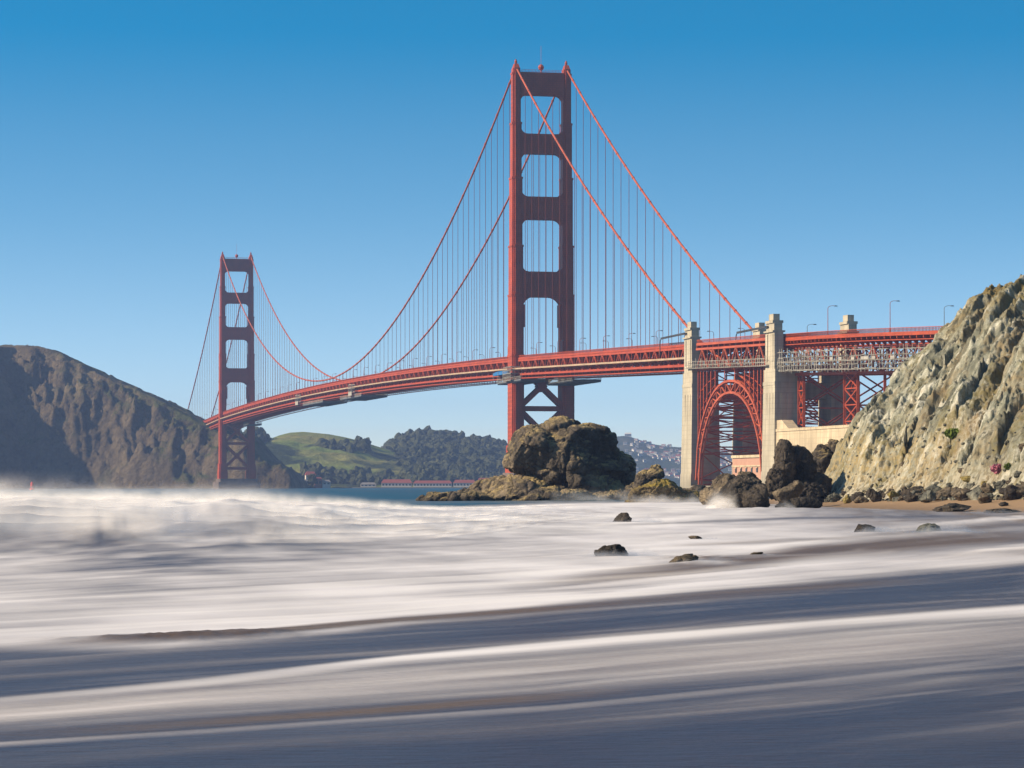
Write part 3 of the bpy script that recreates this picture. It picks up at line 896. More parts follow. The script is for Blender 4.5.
def build_rocks():
    D = 485.0
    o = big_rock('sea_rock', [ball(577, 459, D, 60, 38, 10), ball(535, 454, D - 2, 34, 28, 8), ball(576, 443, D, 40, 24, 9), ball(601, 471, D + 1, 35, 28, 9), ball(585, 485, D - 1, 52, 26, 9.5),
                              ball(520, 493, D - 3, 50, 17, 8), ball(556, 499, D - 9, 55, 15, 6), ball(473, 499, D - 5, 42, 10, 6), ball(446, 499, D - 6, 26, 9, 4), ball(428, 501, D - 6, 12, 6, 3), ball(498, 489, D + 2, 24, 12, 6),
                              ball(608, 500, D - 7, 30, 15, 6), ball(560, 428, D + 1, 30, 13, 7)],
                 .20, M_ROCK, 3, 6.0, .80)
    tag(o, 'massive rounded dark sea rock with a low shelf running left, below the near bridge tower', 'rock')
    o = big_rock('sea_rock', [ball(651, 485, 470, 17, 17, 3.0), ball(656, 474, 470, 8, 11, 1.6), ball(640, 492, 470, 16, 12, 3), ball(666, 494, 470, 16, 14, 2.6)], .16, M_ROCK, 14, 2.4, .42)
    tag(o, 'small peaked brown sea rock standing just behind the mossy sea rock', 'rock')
    o = big_rock('sea_rock', [ball(658, 496, 420, 30, 18, 5), ball(678, 501, 420, 24, 15, 5), ball(695, 507, 420, 14, 8, 3), ball(640, 506, 420, 18, 9, 3)], .16, M_ROCKM, 25, 2.4, .42)
    tag(o, 'low brown sea rock with yellow moss on its top, right of the massive rounded rock', 'rock')
    o = big_rock('boulder', [ball(726, 489, 370, 20, 17, 3.5), ball(712, 497, 370, 14, 12, 3), ball(745, 486, 372, 16, 14, 3)], .14, M_ROCKT, 36, 2.0, .30)
    tag(o, 'tan rounded boulder behind the dark cracked boulder at the edge of the surf', 'boulder')
    o = big_rock('boulder', [ball(742, 494, 320, 26, 20, 3.2), ball(757, 498, 318, 17, 16, 2.6), ball(727, 503, 320, 13, 11, 2)], .11, M_ROCKD, 47, 1.7, .26)
    tag(o, 'dark cracked boulder at the edge of the surf with a splash on its left side', 'boulder')
    o = big_rock('boulder', [ball(783, 472, 372, 13, 31, 3.2), ball(796, 475, 374, 22, 28, 4), ball(812, 487, 374, 18, 18, 4), ball(776, 486, 370, 12, 20, 3), ball(803, 496, 370, 30, 14, 4)], .12, M_ROCKD, 58, 2.2, .48)
    tag(o, 'tall dark pointed boulder on the beach in front of the tan sea wall', 'boulder')
    o = big_rock('boulder', [ball(787, 494, 345, 16, 9, 2), ball(797, 487, 345, 9, 8, 1.6)], .09, M_ROCKT, 69, 1.2, .16)
    tag(o, 'tan slab leaning against the foot of the tall dark pointed boulder', 'boulder')
    o = big_rock('boulder', [ball(803, 504, 318, 20, 7, 1.6), ball(788, 507, 318, 14, 4, 1.4)], .08, M_ROCKD, 70, 1.0, .15)
    tag(o, 'low wet black rock at the waterline below the leaning tan slab', 'rock')
    o = big_rock('rock_pinnacle', [ball(824, 466, 400, 12, 22, 2.4), ball(834, 452, 401, 7, 18, 1.8), ball(817, 482, 398, 13, 14, 2.4), ball(838, 474, 399, 10, 22, 2.4), ball(815, 462, 402, 6, 14, 1.6)], .13, M_ROCK, 81, 1.8, .42)
    tag(o, 'jagged brown rock pinnacle between the tan sea wall and the pale cliff', 'rock')
    o = big_rock('boulder', [ball(698, 491, 480, 10, 8, 2.4), ball(687, 493, 480, 8, 6, 2)], .12, M_ROCKD, 92, 1.4, .2)
    tag(o, 'small dark boulder at the foot of the nearer-left concrete pylon', 'boulder')
    # single rocks in the wash
    for u, y, hw, hh, mat, s, lab in [
            (608, 551, 17, 8, M_ROCKD, 101, 'black wedge shaped rock alone in the foam of the wash'),
            (624, 518.5, 12, 5.5, M_ROCKD, 102, 'small black rock in the surf below the mossy sea rock'),
            (684, 559, 19, 5, M_ROCKT, 103, 'flat brown rock half buried in the wash, right of the black wedge rock'),
            (866, 528, 11, 6, M_ROCKD, 104, 'small dark rock left of the wider grey rock in the wash'),
            (929, 528, 17, 7, M_ROCKG, 105, 'wider grey rock with foam streaming off its right side'),
            (1003, 510.5, 24, 4, M_ROCKD, 106, 'flat black rock at the edge of the dry sand'),
            (757, 553, 8, 1.5, M_ROCKT, 107, 'barely awash tan rock in the brown streak of silt'),
            (696, 537, 8, 2, M_ROCKT, 108, 'barely awash ochre rock in the middle of the wash')]:
        Y = 2.45 * 2872 / (y + hh * .55 - 486)
        k = Y / 2872
        x, z = at(u, y, Y)
        o = boulder('wash_rock', x, Y, z - hh * .48 * k, hw * k * 1.1, hw * k, hh * 1.6 * k, mat, s, 5, .16)
        tag(o, lab, 'rock')
        KICK.append((x, Y, hw * k, hh * k * 1.4))
        WASH.append((x + hw * k * .9, Y - .5 * hw * k, hw * k * 1.7, .85 if s in (103, 105, 104) else .6))
    # placed rocks at the foot of the cliff
    for u, y, Y, hw, hh, mat, s, lab in [
            (962, 476, 312, 14, 9, M_ROCKT, 201, 'big two toned tan and dark boulder on the rubble slope'),
            (950, 500, 280, 20, 5.5, M_ROCKD, 202, 'dark split rock on the sand in front of the big two toned boulder'),
            (1003, 500, 282, 6, 2.6, M_ROCKD, 203, 'small dark rock alone on the dry sand'),
            (893, 491, 338, 7, 6.5, M_ROCKY, 204, 'yellow lichen covered boulder at the foot of the cliff'),
            (875, 487, 342, 9, 8, M_ROCKD, 205, 'dark boulder left of the yellow lichen covered one'),
            (860, 493, 345, 8, 4.5, M_ROCKT, 206, 'tan boulder on the sand at the left end of the rubble'),
            (847, 491, 350, 5, 5, M_ROCKY, 207, 'small ochre boulder beside the tan boulder at the end of the rubble'),
            (912, 489, 326, 8, 6, M_ROCKD, 208, 'dark pointed rock between the yellow boulder and the two toned boulder'),
            (928, 487, 318, 9, 6.5, M_ROCKG, 209, 'grey green boulder above the sand, left of the two toned boulder'),
            (983, 488, 296, 9, 6, M_ROCKT, 210, 'tan boulder right of the two toned boulder'),
            (1010, 484, 296, 11, 8, M_ROCKD, 211, 'dark boulder under the pink flowers'),
            (984, 472, 312, 5, 5, M_ROCKY, 212, 'pale ochre rounded stone above the two toned boulder'),
            (969, 464, 318, 8, 3.5, M_ROCKY, 213, 'flat rusty slab lying on the rubble slope')]:
        k = Y / 2872
        x, z = at(u, y, Y)
        gz = float(max(cliff_z(np.array([x]), np.array([Y]))[0], beach_z(np.array([x]), np.array([Y]))[0]))
        o = boulder('boulder', x, Y, max(gz + hh * k * .35, min(z, gz + hh * k * .7)), hw * k, hw * k, hh * k * 1.15, mat, s, 4, .2)
        tag(o, lab, 'boulder')
    # rubble strewn along the toe
    rr = random.Random(77)
    mats = [M_ROCKD, M_ROCKD, M_ROCKD, M_ROCKT, M_ROCKG, M_ROCKG, M_ROCKT]
    cnt = 0
    while cnt < 230:
        Y = rr.uniform(262, 372)
        x = rr.uniform(36, 68)
        xa, ya = np.array([x]), np.array([Y])
        cz = float(cliff_z(xa, ya)[0]); bz = float(beach_z(xa, ya)[0])
        hh = cz - bz
        if hh < -.9 or hh > 6.5 or x / Y > .19 or bz < .35: continue
        if hh > 1.5 and rr.random() < .75: continue
        s = rr.choice((.22, .28, .35, .45, .55, .7, .9, 1.15)) * (1 if hh > -.2 else .6) * (1 if hh < .8 else .6)
        mt = rr.choice(mats) if hh < .8 else rr.choice((M_ROCKG, M_ROCKT))
        key = (mt.name, rr.randrange(6))
        if key not in STONES:
            o = boulder('rubble_stone', 0, 0, 0, 1.2, 1, .8, mt, 300 + len(STONES), 4, .2, 0); STONES[key] = o
        else:
            o = STONES[key].copy(); COL.objects.link(o)
        o.location = (x, Y, max(cz, bz) + s * .2); o.rotation_euler = (rr.uniform(-.5, .5), rr.uniform(-.5, .5), rr.uniform(0, 6.3))
        o.scale = (s * rr.uniform(.8, 1.3), s * rr.uniform(.8, 1.2), s * rr.uniform(.7, 1.2))
        tag(o, 'rough stone in the rubble strewn along the foot of the pale cliff', 'stone', 'rubble along the cliff foot')
        cnt += 1
    Vs, Fs, b = [], [], 0
    for k in range(1500):
        Y = rr.uniform(262, 380); x = rr.uniform(38, 70)
        xa, ya = np.array([x]), np.array([Y])
        cz = float(cliff_z(xa, ya)[0]); bz = float(beach_z(xa, ya)[0])
        if cz - bz < -.4 or cz - bz > 10: continue
        s = rr.uniform(.08, .26)
        v, f = ICO[2]
        v = v * (1 + .35 * noise(v * 1.3 + rr.uniform(0, 99), 3)[:, None]) * np.array((s * 1.3, s, s * .8)) + np.array((x, Y, max(cz, bz) + s * .3))
        Vs.append(v); Fs.append(f + b); b += len(v)
    tag(np_mesh('scree', np.concatenate(Vs), np.concatenate(Fs), M_ROCKG, smooth=True), kind='stuff')

def shrub(u, py, hgt, mat, lab, n=500, seed=1, name='shrub', cat='shrub'):
    Y = cliff_hit(u, py)
    x = (u - 512) * Y / 2872
    z = float(cliff_z(np.array([x]), np.array([Y]))[0])
    r = empty(name, (x, Y, z - .1))
    tag(r, lab, cat)
    rng = np.random.default_rng(seed)
    p = rng.normal(size=(n, 3)); p /= np.linalg.norm(p, axis=1)[:, None]
    p *= (rng.uniform(.45, 1, n) ** .5)[:, None]
    p = p * np.array((1.5, 1.2, .9)) * hgt * .6 * (1 + .3 * noise(p * 2 + seed, 5)[:, None]); p[:, 2] = np.abs(p[:, 2] + hgt * .5)
    a = rng.normal(size=(n, 3)) * hgt * .11; b = rng.normal(size=(n, 3)) * hgt * .11
    V = np.stack([p - a, p + b, p + a, p - b], 1).reshape(-1, 3)
    np_mesh('foliage', V, np.arange(4 * n).reshape(-1, 4), mat, r)
    s = MB()
    for k in range(7):
        s.tube([(0, 0, -.2), (math.cos(k) * hgt * .25, math.sin(k) * hgt * .25, hgt * .4), (math.cos(k) * hgt * .55, math.sin(k) * hgt * .5, hgt * .75)], [hgt * .04, hgt * .025, hgt * .01], 5)
    s.build('stems', M_BARK, r)

# ------------------------------------------------------------------ the bridge (local: +y along the deck to the far shore, +x across to the right)
BO = (15.4, 1524.0, 0.0)
BA = math.atan2(.2197, .9756)
BM = Matrix.Translation(BO) @ Matrix.Rotation(BA, 4, 'Z')
def BP(x, s, z): return BM @ Vector((x, s, z))
def road(s):
    s = np.asarray(s, float)
    x = s / 640.0
    m = 70.1 + 14.55 * x - 6.65 * x * x
    lo = 70.1 + s * .0262
    hi = 72.6 - (s - 1280) * .03
    # ease the joint at the towers
    return np.where(s < 0, lo, np.where(s > 1280, hi, m))
rd = lambda s: float(road(s))

def cross(w, d, a=.65, b=.8):
    """stepped cellular plan of a tower leg"""
    hw, hd = w / 2, d / 2
    q = [(hw, hd - 2 * b), (hw - a, hd - 2 * b), (hw - a, hd - b), (hw - 2 * a, hd - b), (hw - 2 * a, hd)]
    p = q + [(-x, y) for x, y in reversed(q)] + [(-x, -y) for x, y in q] + [(x, -y) for x, y in reversed(q)]
    return p

def tower(root, s0, lab):
    t = empty('tower', (0, s0, 0), 0, root)
    t['label'] = lab
    SEC = [(9.5, 72, 6.5, 14.0), (72, 104, 6.3, 13.2), (104, 130, 6.0, 12.0), (130, 166, 5.5, 10.8), (166, 195, 4.9, 9.4), (195, 221.5, 4.4, 7.8)]
    wid = lambda z: next((w for a, b, w, d in SEC if a <= z <= b), 4.4)
    for sg in (-1, 1):
        m = MB(); x = 13.7 * sg
        for a, b, w, d in SEC:
            m.prism([(x + px, py) for px, py in cross(w, d)], a, b)
            m.prism([(x + px, py) for px, py in cross(w + .5, d + .5)], b - 1.1, b - .1)
        m.prism([(x + px, py) for px, py in cross(8.6, 17)], 9.4, 17)
        m.prism([(x + px, py) for px, py in cross(7.9, 15.6)], 17, 24)
        # fluted face strips
        for a, b, w, d in SEC:
            for k in (-.22, 0, .22):
                m.box(x + k * w - .18, x + k * w + .18, -d / 2 - .14, d / 2 + .14, a + .5, b - 1.6)
        m.build('leg', M_RED, t)
        sd = MB()
        sd.prism([(x + px, py) for px, py in cross(3.8, 6.8, .4, .5)], 221.5, 223.6)
        sd.prism([(x - 1.5, -3.2), (x + 1.5, -3.2), (x + 1.5, 3.2), (x - 1.5, 3.2)], 223.6, 226.0, [(x - 1.0, -1.6), (x + 1.0, -1.6), (x + 1.0, 1.6), (x - 1.0, 1.6)])
        sd.tube([(x, 0, 226), (x, 0, 227.2), (x, 0, 228.6)], [.55, .8, .25], 8)
        sd.build('saddle', M_RED, t)
    def fil(cx, cz, r, a0, a1, n=7):
        return [(cx + r * math.cos(R(a0 + (a1 - a0) * k / n)), cz + r * math.sin(R(a0 + (a1 - a0) * k / n))) for k in range(n + 1)]
    for z0, z1, d, rb, rt in ((102.6, 116.0, 7.6, 6.5, 3.6), (143.7, 155.7, 7.0, 4.6, 3.6), (178.5, 189.0, 6.4, 4.2, 3.6), (209.6, 221.6, 5.8, 4.0, 0)):
        m = MB(); gb = 13.7 - wid(z0 - 2) / 2 + .3; gt = 13.7 - wid(z1 + 2 if rt else z1 - 1) / 2 + .3
        poly = list(reversed(fil(gb - rb, z0 - rb, rb, 0, 90))) + []
        low = [(-x, z) for x, z in reversed(poly)]          # left lower fillet, leg to strut
        poly_b = low + poly                                  # along the bottom, left to right
        if rt:
            up = fil(gt - rt, z1 + rt, rt, 0, -90)
            poly_t = up + [(-x, z) for x, z in reversed(up)]
        else:
            poly_t = [(gt, z1), (-gt, z1)]
        m.slab(poly_b + poly_t, -d / 2, d / 2)
        for k in range(-8, 9):
            x = k * 1.05
            if abs(x) < gb - rb * .3:
                m.box(x - .2, x + .2, -d / 2 - .22, d / 2 + .22, z0 + 1.0, z1 - 1.0)
        m.box(-gb, gb, -d / 2 - .3, d / 2 + .3, z0 + .3, z0 + 1.0); m.box(-gt, gt, -d / 2 - .3, d / 2 + .3, z1 - 1.0, z1 - .3)
        if z0 < 110:     # stepped haunches down into the lowest opening
            for sg in (-1, 1):
                m.box(sg * (gb - 1.0) - .5, sg * (gb - 1.0) + 1.0 * (sg > 0) + .5 * (sg < 0), -2.6, 2.6, z0 - 16, z0 - 4)
                m.box(sg * (gb - .4) - .5, sg * (gb - .4) + .5, -2.4, 2.4, z0 - 23, z0 - 15)
        m.build('strut', M_RED, t)
    br = MB()
    L = 11.0
    zs = (67, 43.5, 19.5)
    for a, b in zip(zs[:-1], zs[1:]):
        for sg in (-1, 1):
            br.beam((-L * sg, -2.5, a - 1.5), (L * sg, -2.5, b + 1.5), 2.6, 2.2); br.beam((-L * sg, 2.5, a - 1.5), (L * sg, 2.5, b + 1.5), 2.6, 2.2)
        br.slab([(-2.8, (a + b) / 2), (0, (a + b) / 2 - 3), (2.8, (a + b) / 2), (0, (a + b) / 2 + 3)], -3.7, 3.7)
    for z in zs: br.box(-L, L, -3.4, 3.4, z - 1.3, z + 1.3)
    br.build('cross_bracing', M_RED, t)
    bc = MB(); bc.tube([(0, 0, 221.4), (0, 0, 223.2)], .35, 6)
    bc.tube([(0, 0, 223.0), (0, 0, 223.5), (0, 0, 224.6), (0, 0, 225.7), (0, 0, 226.2)], [.4, 1.2, 1.65, 1.2, .4], 10); bc.tube([(0, 0, 226), (0, 0, 236)], .09, 5)
    bc.build('beacon', M_RED, t)
    rl = MB()
    for y in (-2.6, 2.6):
        for k in range(13): rl.tube([(-11 + k * 22 / 12, y, 221.6), (-11 + k * 22 / 12, y, 222.9)], .07, 4)
        rl.tube([(-11, y, 222.9), (11, y, 222.9)], .08, 4)
    rl.build('railing', M_RED, t)
    p = MB(); p.prism([(22, -8), (19, -13), (-19, -13), (-22, -8), (-22, 8), (-19, 13), (19, 13), (22, 8)], -3, 6.4); p.prism([(19.5, -6), (17, -10.5), (-17, -10.5), (-19.5, -6), (-19.5, 6), (-17, 10.5), (17, 10.5), (19.5, 6)], 6.3, 9.5)
    p.build('pier', M_PIER, t)
    return t

def truss_run(m, ss, x, zt, zb, w, fn, dg=.55, vert=True):
    """side truss: chords, posts and W diagonals along stations ss; fn(s) is the road level"""
    for i, (a, b) in enumerate(zip(ss[:-1], ss[1:])):
        za, zc = fn(a), fn(b)
        m.beam((x, a, za + zt), (x, b, zc + zt), w, w * 1.1); m.beam((x, a, za + zb), (x, b, zc + zb), w, w * 1.1)
        if vert: m.beam((x, a, za + zt), (x, a, za + zb), dg * .8)
        if i % 2: m.beam((x, a, za + zt), (x, b, zc + zb), dg, dg)
        else: m.beam((x, a, za + zb), (x, b, zc + zt), dg, dg)

def suspension_bridge():
    root = empty('suspension_bridge', BO, BA)
    tag(root, 'long orange red suspension bridge with two tall towers crossing the strait', 'bridge')
    tower(root, 0, 'nearer and much larger portal tower with four struts')
    tower(root, 1280, 'distant portal tower by the brown headland')
    # main cables
    def cz(s):
        s = np.asarray(s, float)
        main = 81.8 + 142.7 * ((s - 640) / 640) ** 2
        f = np.clip(-s / 343, 0, 1); zS = rd(-343) + 1.5
        south = 224.5 + (zS - 224.5) * f - 33 * f * (1 - f)
        g = np.clip((s - 1280) / 343, 0, 1)
        north = 224.5 + (70 - 224.5) * g - 33 * g * (1 - g)
        return np.where(s < 0, south, np.where(s > 1280, north, main))
    for x in (-13.7, 13.7):
        m = MB()
        st = list(np.arange(-343, 0, 12.25)) + list(np.arange(0, 1281, 16)) + list(np.arange(1292.25, 1624, 12.25))
        pts = [(x, s, float(cz(s))) for s in st] 
        m.tube([(x, -432, rd(-432) - 22)] + pts, .52, 8)
        for s in np.arange(-335, 1620, 15.24):
            c = float(cz(s)); d = float(cz(s + .6)) - c
            m.tube([(x, s - .45, c - d * .75), (x, s + .45, c + d * .75)], .72, 7)
        m.build('main_cable', M_RED_PALE, root)
    # suspenders
    unit = MB(); unit.box(-.10, .10, -.10, .10, 0, 1, 0)
    unit2 = MB()
    first = None; cnt = 0
    sus = []
    for x in (-13.7, 13.7):
        for s in list(np.arange(-327, -8, 15.24)) + list(np.arange(15.24, 1270, 15.24)) + list(np.arange(1295, 1600, 15.24)):
            a = rd(s) - .6; b = float(cz(s))
            if b - a > 2.5: sus.append((s, x, a, b))
    sus.sort(key=lambda k: k[0])
    for s, x, a, b in sus:
        if cnt < 100:
            if first is None: first = unit.build('suspender', M_RED, root); o = first
            else: o = first.copy(); COL.objects.link(o); o.parent = root
            o.location = (x, s, a); o.scale = (1, 1, b - a); cnt += 1
        else:
            unit2.box(x - .11, x + .11, s - .11, s + .11, a, b, .001)
    tag(unit2.build('suspender_ropes', M_RED, root), kind='stuff')
    # deck
    ss = list(np.arange(-343, 0, 7.62)) + list(np.arange(0, 1280, 7.62)) + list(np.arange(1280, 1640, 7.62))
    ss = [s for i, s in enumerate(ss) if i == 0 or s - ss[i - 1] > 2]
    m = MB()
    for a, b in zip(ss[:-1], ss[1:]):
        za, zb = rd(a), rd(b)
        m.add([(-13.5, a, za - .5), (13.5, a, za - .5), (13.5, b, zb - .5), (-13.5, b, zb - .5), (-13.5, a, za), (13.5, a, za), (13.5, b, zb), (-13.5, b, zb)],
              [(0, 3, 2, 1), (4, 5, 6, 7), (0, 1, 5, 4), (2, 3, 7, 6), (1, 2, 6, 5), (3, 0, 4, 7)])
    deck = m.build('deck', M_DECK, root)
    for x in (-13.7, 13.7):
        t = MB(); truss_run(t, ss, x, -1.3, -8.6, .95, rd)
        for a, b in zip(ss[:-1], ss[1:]): t.beam((x * 1.012, a, rd(a) - .25), (x * 1.012, b, rd(b) - .25), .5, .75)
        t.build('side_truss', M_RED, deck)
        r_ = MB()
        for a, b in zip(ss[:-1], ss[1:]):
            za, zb = rd(a), rd(b)
            r_.beam((x, a, za + 1.35), (x, b, zb + 1.35), .18, .16); r_.beam((x, a, za + .25), (x, b, zb + .25), .1, .12)
            for k in range(10):
                f = (k + .5) / 10; zz = za + (zb - za) * f; y = a + (b - a) * f
                r_.box(x - .05, x + .05, y - .14, y + .14, zz + .1, zz + 1.3)
        r_.build('railing', M_RED, deck)
    f = MB()
    for i, s in enumerate(ss):
        z = rd(s)
        f.beam((-13.7, s, z - 1.3), (13.7, s, z - 1.3), .5, 1.4); f.beam((-13.7, s, z - 8.6), (13.7, s, z - 8.6), .6, .8)
        if i + 1 < len(ss):
            b = ss[i + 1]
            f.beam((-13.7, s, z - 8.6), (13.7, b, rd(b) - 8.6), .5); f.beam((13.7, s, z - 8.6), (-13.7, b, rd(b) - 8.6), .5)
        for x in (-13.7, 13.7): f.beam((x, s, z - 8.6), (x, s, z - 10.6), .35)
        for k in range(4):
            xa, xb = -13.7 + k * 6.85, -6.85 + k * 6.85
            f.beam((xa, s, z - (8.6 if k % 2 else 2.0)), (xb, s, z - (2.0 if k % 2 else 8.6)), .45); f.beam((xb, s, z - 2), (xb, s, z - 8.6), .35)
        f.beam((-13.7, s, z - 5.2), (13.7, s, z - 5.2), .35, .9)
    for x in (-13.7, -6, 6, 13.7):
        for a, b in zip(ss[:-1], ss[1:]): f.beam((x, a, rd(a) - 10.6), (x, b, rd(b) - 10.6), .55, .5)
    f.build('floor_frame', M_RED, deck)
    nt = MB()
    for a, b in zip(ss[:-1], ss[1:]):
        za, zb = rd(a) - 6.0, rd(b) - 6.0
        nt.add([(-14.3, a, za), (-16.6, a, za + .3), (-16.6, b, zb + .3), (-14.3, b, zb), (-14.3, a, za - .12), (-16.6, a, za + .18), (-16.6, b, zb + .18), (-14.3, b, zb - .12)],
               [(0, 1, 2, 3), (7, 6, 5, 4), (0, 4, 5, 1), (2, 6, 7, 3), (1, 5, 6, 2), (3, 7, 4, 0)])
        nt.beam((-14.0, a, za - .8), (-16.7, a, za + .2), .25); nt.beam((-16.75, a, za + .35), (-16.75, b, zb + .35), .2, .8)
    nt.build('safety_net', M_NET, deck)
    # work platforms hung below the deck
    def platform(s0, s1, x0, x1, dz, lab):
        r = empty('work_platform', BP((x0 + x1) / 2, (s0 + s1) / 2, rd((s0 + s1) / 2) + dz), BA)
        tag(r, lab, 'work platform')
        hx, hy = (x1 - x0) / 2, (s1 - s0) / 2
        b = MB(); b.box(-hx, hx, -hy, hy, -.4, .3)
        for k in range(int(hy * 2 / 3)):
            y = -hy + 1 + k * 3
            b.box(-hx - .1, hx + .1, y, y + .4, -1.1, -.35)
        b.build('platform_floor', M_GREYST, r)
        g = MB()
        for x in (-hx, hx):
            for z in (.9, 1.8): g.tube([(x, -hy, z), (x, hy, z)], .09, 5)
            for k in range(int(hy) + 1): g.tube([(x, -hy + 2 * k, .2), (x, -hy + 2 * k, 1.9)], .08, 5)
        g.build('guard_rail', M_PALEST, r)
        for x in (-hx + 1, hx - 1):
            for k in range(4):
                y = -hy + 2 + k * (2 * hy - 4) / 3
                h = MB(); h.tube([(x, y, .2), (x, y, -dz - 8.6)], .1, 5); h.build('hanger', M_GREYST, r)
        return r
    platform(-28, 30, -17.5, -4, -12.2, 'long grey work platform hung under the deck at the near tower, ocean side')
    platform(-62, -4, 2, 17, -12.6, 'grey work platform under the deck on the far side of the near tower')
    platform(470, 560, -16.5, 2, -12.6, 'long dark work platform under the deck at midspan, nearer of the two')
    platform(640, 740, -16.5, 2, -12.4, 'dark work platform under the deck at midspan, farther of the two')
    platform(1225, 1262, 4, 17, -12.2, 'small work platform under the deck beside the distant tower')
    # blue tarpaulin and hoarding on the near tower's platform
    r = empty('tarpaulin_shelter', BP(-15.5, 24, rd(24) - 8.6), BA)
    tag(r, 'blue tarpaulin shelter on the ocean side of the deck beside the near tower', 'tarpaulin')
    m = MB(); m.slab([(-2.4, 0), (2.0, 0), (2.0, 1.6), (0, 2.6), (-2.4, 1.4)], -24, 14); m.build('tarpaulin', M_TARP, r)
    m = MB()
    for y in (-23, -12, 0, 12): m.tube([(-2.6, y, -3.4), (-2.6, y, 1.6)], .12, 5)
    m.build('poles', M_PALEST, r)
    r = empty('scaffold', BP(-16.6, -3, rd(0) - 12), BA)
    tag(r, 'pale scaffold cage wrapped round the near tower leg at deck level', 'scaffold')
    m = MB()
    for x in (-2.6, -.4, 4):
        for y in np.arange(-9, 9.1, 3): m.tube([(x, y, -.5), (x, y, 7.4)], .11, 5)
        for z in np.arange(0, 7.5, 1.8): m.tube([(x, -9, z), (x, 9, z)], .11, 5)
    for z in np.arange(0, 7.5, 1.8):
        for y in np.arange(-9, 9.1, 3): m.tube([(-2.6, y, z), (4, y, z)], .1, 5)
    m.build('tubes', M_PALEST, r)
    m = MB()
    for z in (0.1, 3.7): m.box(-2.6, 3.9, -8.8, 8.8, z, z + .18)
    m.build('planks', M_GREYST, r)
    for s, lab in ((760, 'pale inspection gantry on the side of the deck just past midspan'), (505, 'pale inspection gantry on the side of the deck before midspan')):
        r = empty('inspection_gantry', BP(-15.6, s, rd(s) - 11.5), BA)
        tag(r, lab, 'gantry')
        m = MB()
        for y in np.arange(-7, 7.1, 3.5):
            m.beam((-2.8, y, 0), (-2.8, y, 7.5), .3); m.beam((-.6, y, 0), (-.6, y, 7.5), .3); m.beam((-2.8, y, 0), (-.6, y, 7.5), .22)
        for z in (0, 2.5, 5, 7.5): m.beam((-2.8, -7, z), (-2.8, 7, z), .35); m.beam((-.6, -7, z), (-.6, 7, z), .3)
        m.build('frame', M_PALEST, r)
        m = MB(); m.box(-2.9, -.5, -7.2, 7.2, -.3, .12); m.box(-2.95, -2.75, -7.2, 7.2, .15, 2.3); m.build('panels', M_PALEST, r)
    return root

def lamp_proto(name, h, arm, mat, lab, group, simple=False, merged=False):
    r = empty(name)
    tag(r, lab, 'street lamp', group)
    p = MB(); p.tube([(0, 0, 0), (0, 0, .9), (0, 0, 1.0), (0, 0, h)], [.24, .22, .15, .11], 6)
    a = MB(); a.tube([(0, 0, h - .05), (arm * .12, 0, h + .45), (arm * .45, 0, h + .8), (arm, 0, h + .85)], [.10, .09, .08, .07], 5)
    l = MB(); l.prism([(arm - .35, -.28), (arm + .95, -.2), (arm + .95, .2), (arm - .35, .28)], h + .62, h + .95, [(arm - .2, -.18), (arm + .7, -.12), (arm + .7, .12), (arm - .2, .18)])
    if merged:
        p.add(a.v, a.f); p.add(l.v, l.f); bpy.data.objects.remove(r)
        return tag(p.build(name, mat), lab, 'street lamp', group)
    p.build('post', mat, r); a.build('arm', mat, r); l.build('lamp_head', M_GREYST, r)
    return r

def lamps():
    lab = 'slim street lamp standing along the railing of the suspension bridge deck'
    grp = 'street lamps along the bridge deck'
    near = lamp_proto('street_lamp', 6.6, 2.2, M_RED, lab, grp)
    far = lamp_proto('street_lamp', 6.6, 2.2, M_RED, lab, grp, merged=True)
    fn = ff = True
    for x, rz in ((-13.1, 0), (13.1, math.pi)):
        for s in list(np.arange(-320, -10, 45.7)) + list(np.arange(22, 1275, 45.7)) + list(np.arange(1300, 1600, 45.7)):
            p = BP(x, s, rd(s) + .02)
            if s < 480:
                o = near if fn else copy_tree(near); fn = False
            else:
                if ff: o = far
                else: o = far.copy(); COL.objects.link(o)
                ff = False
            o.location = p; o.rotation_euler = (0, 0, BA + rz)

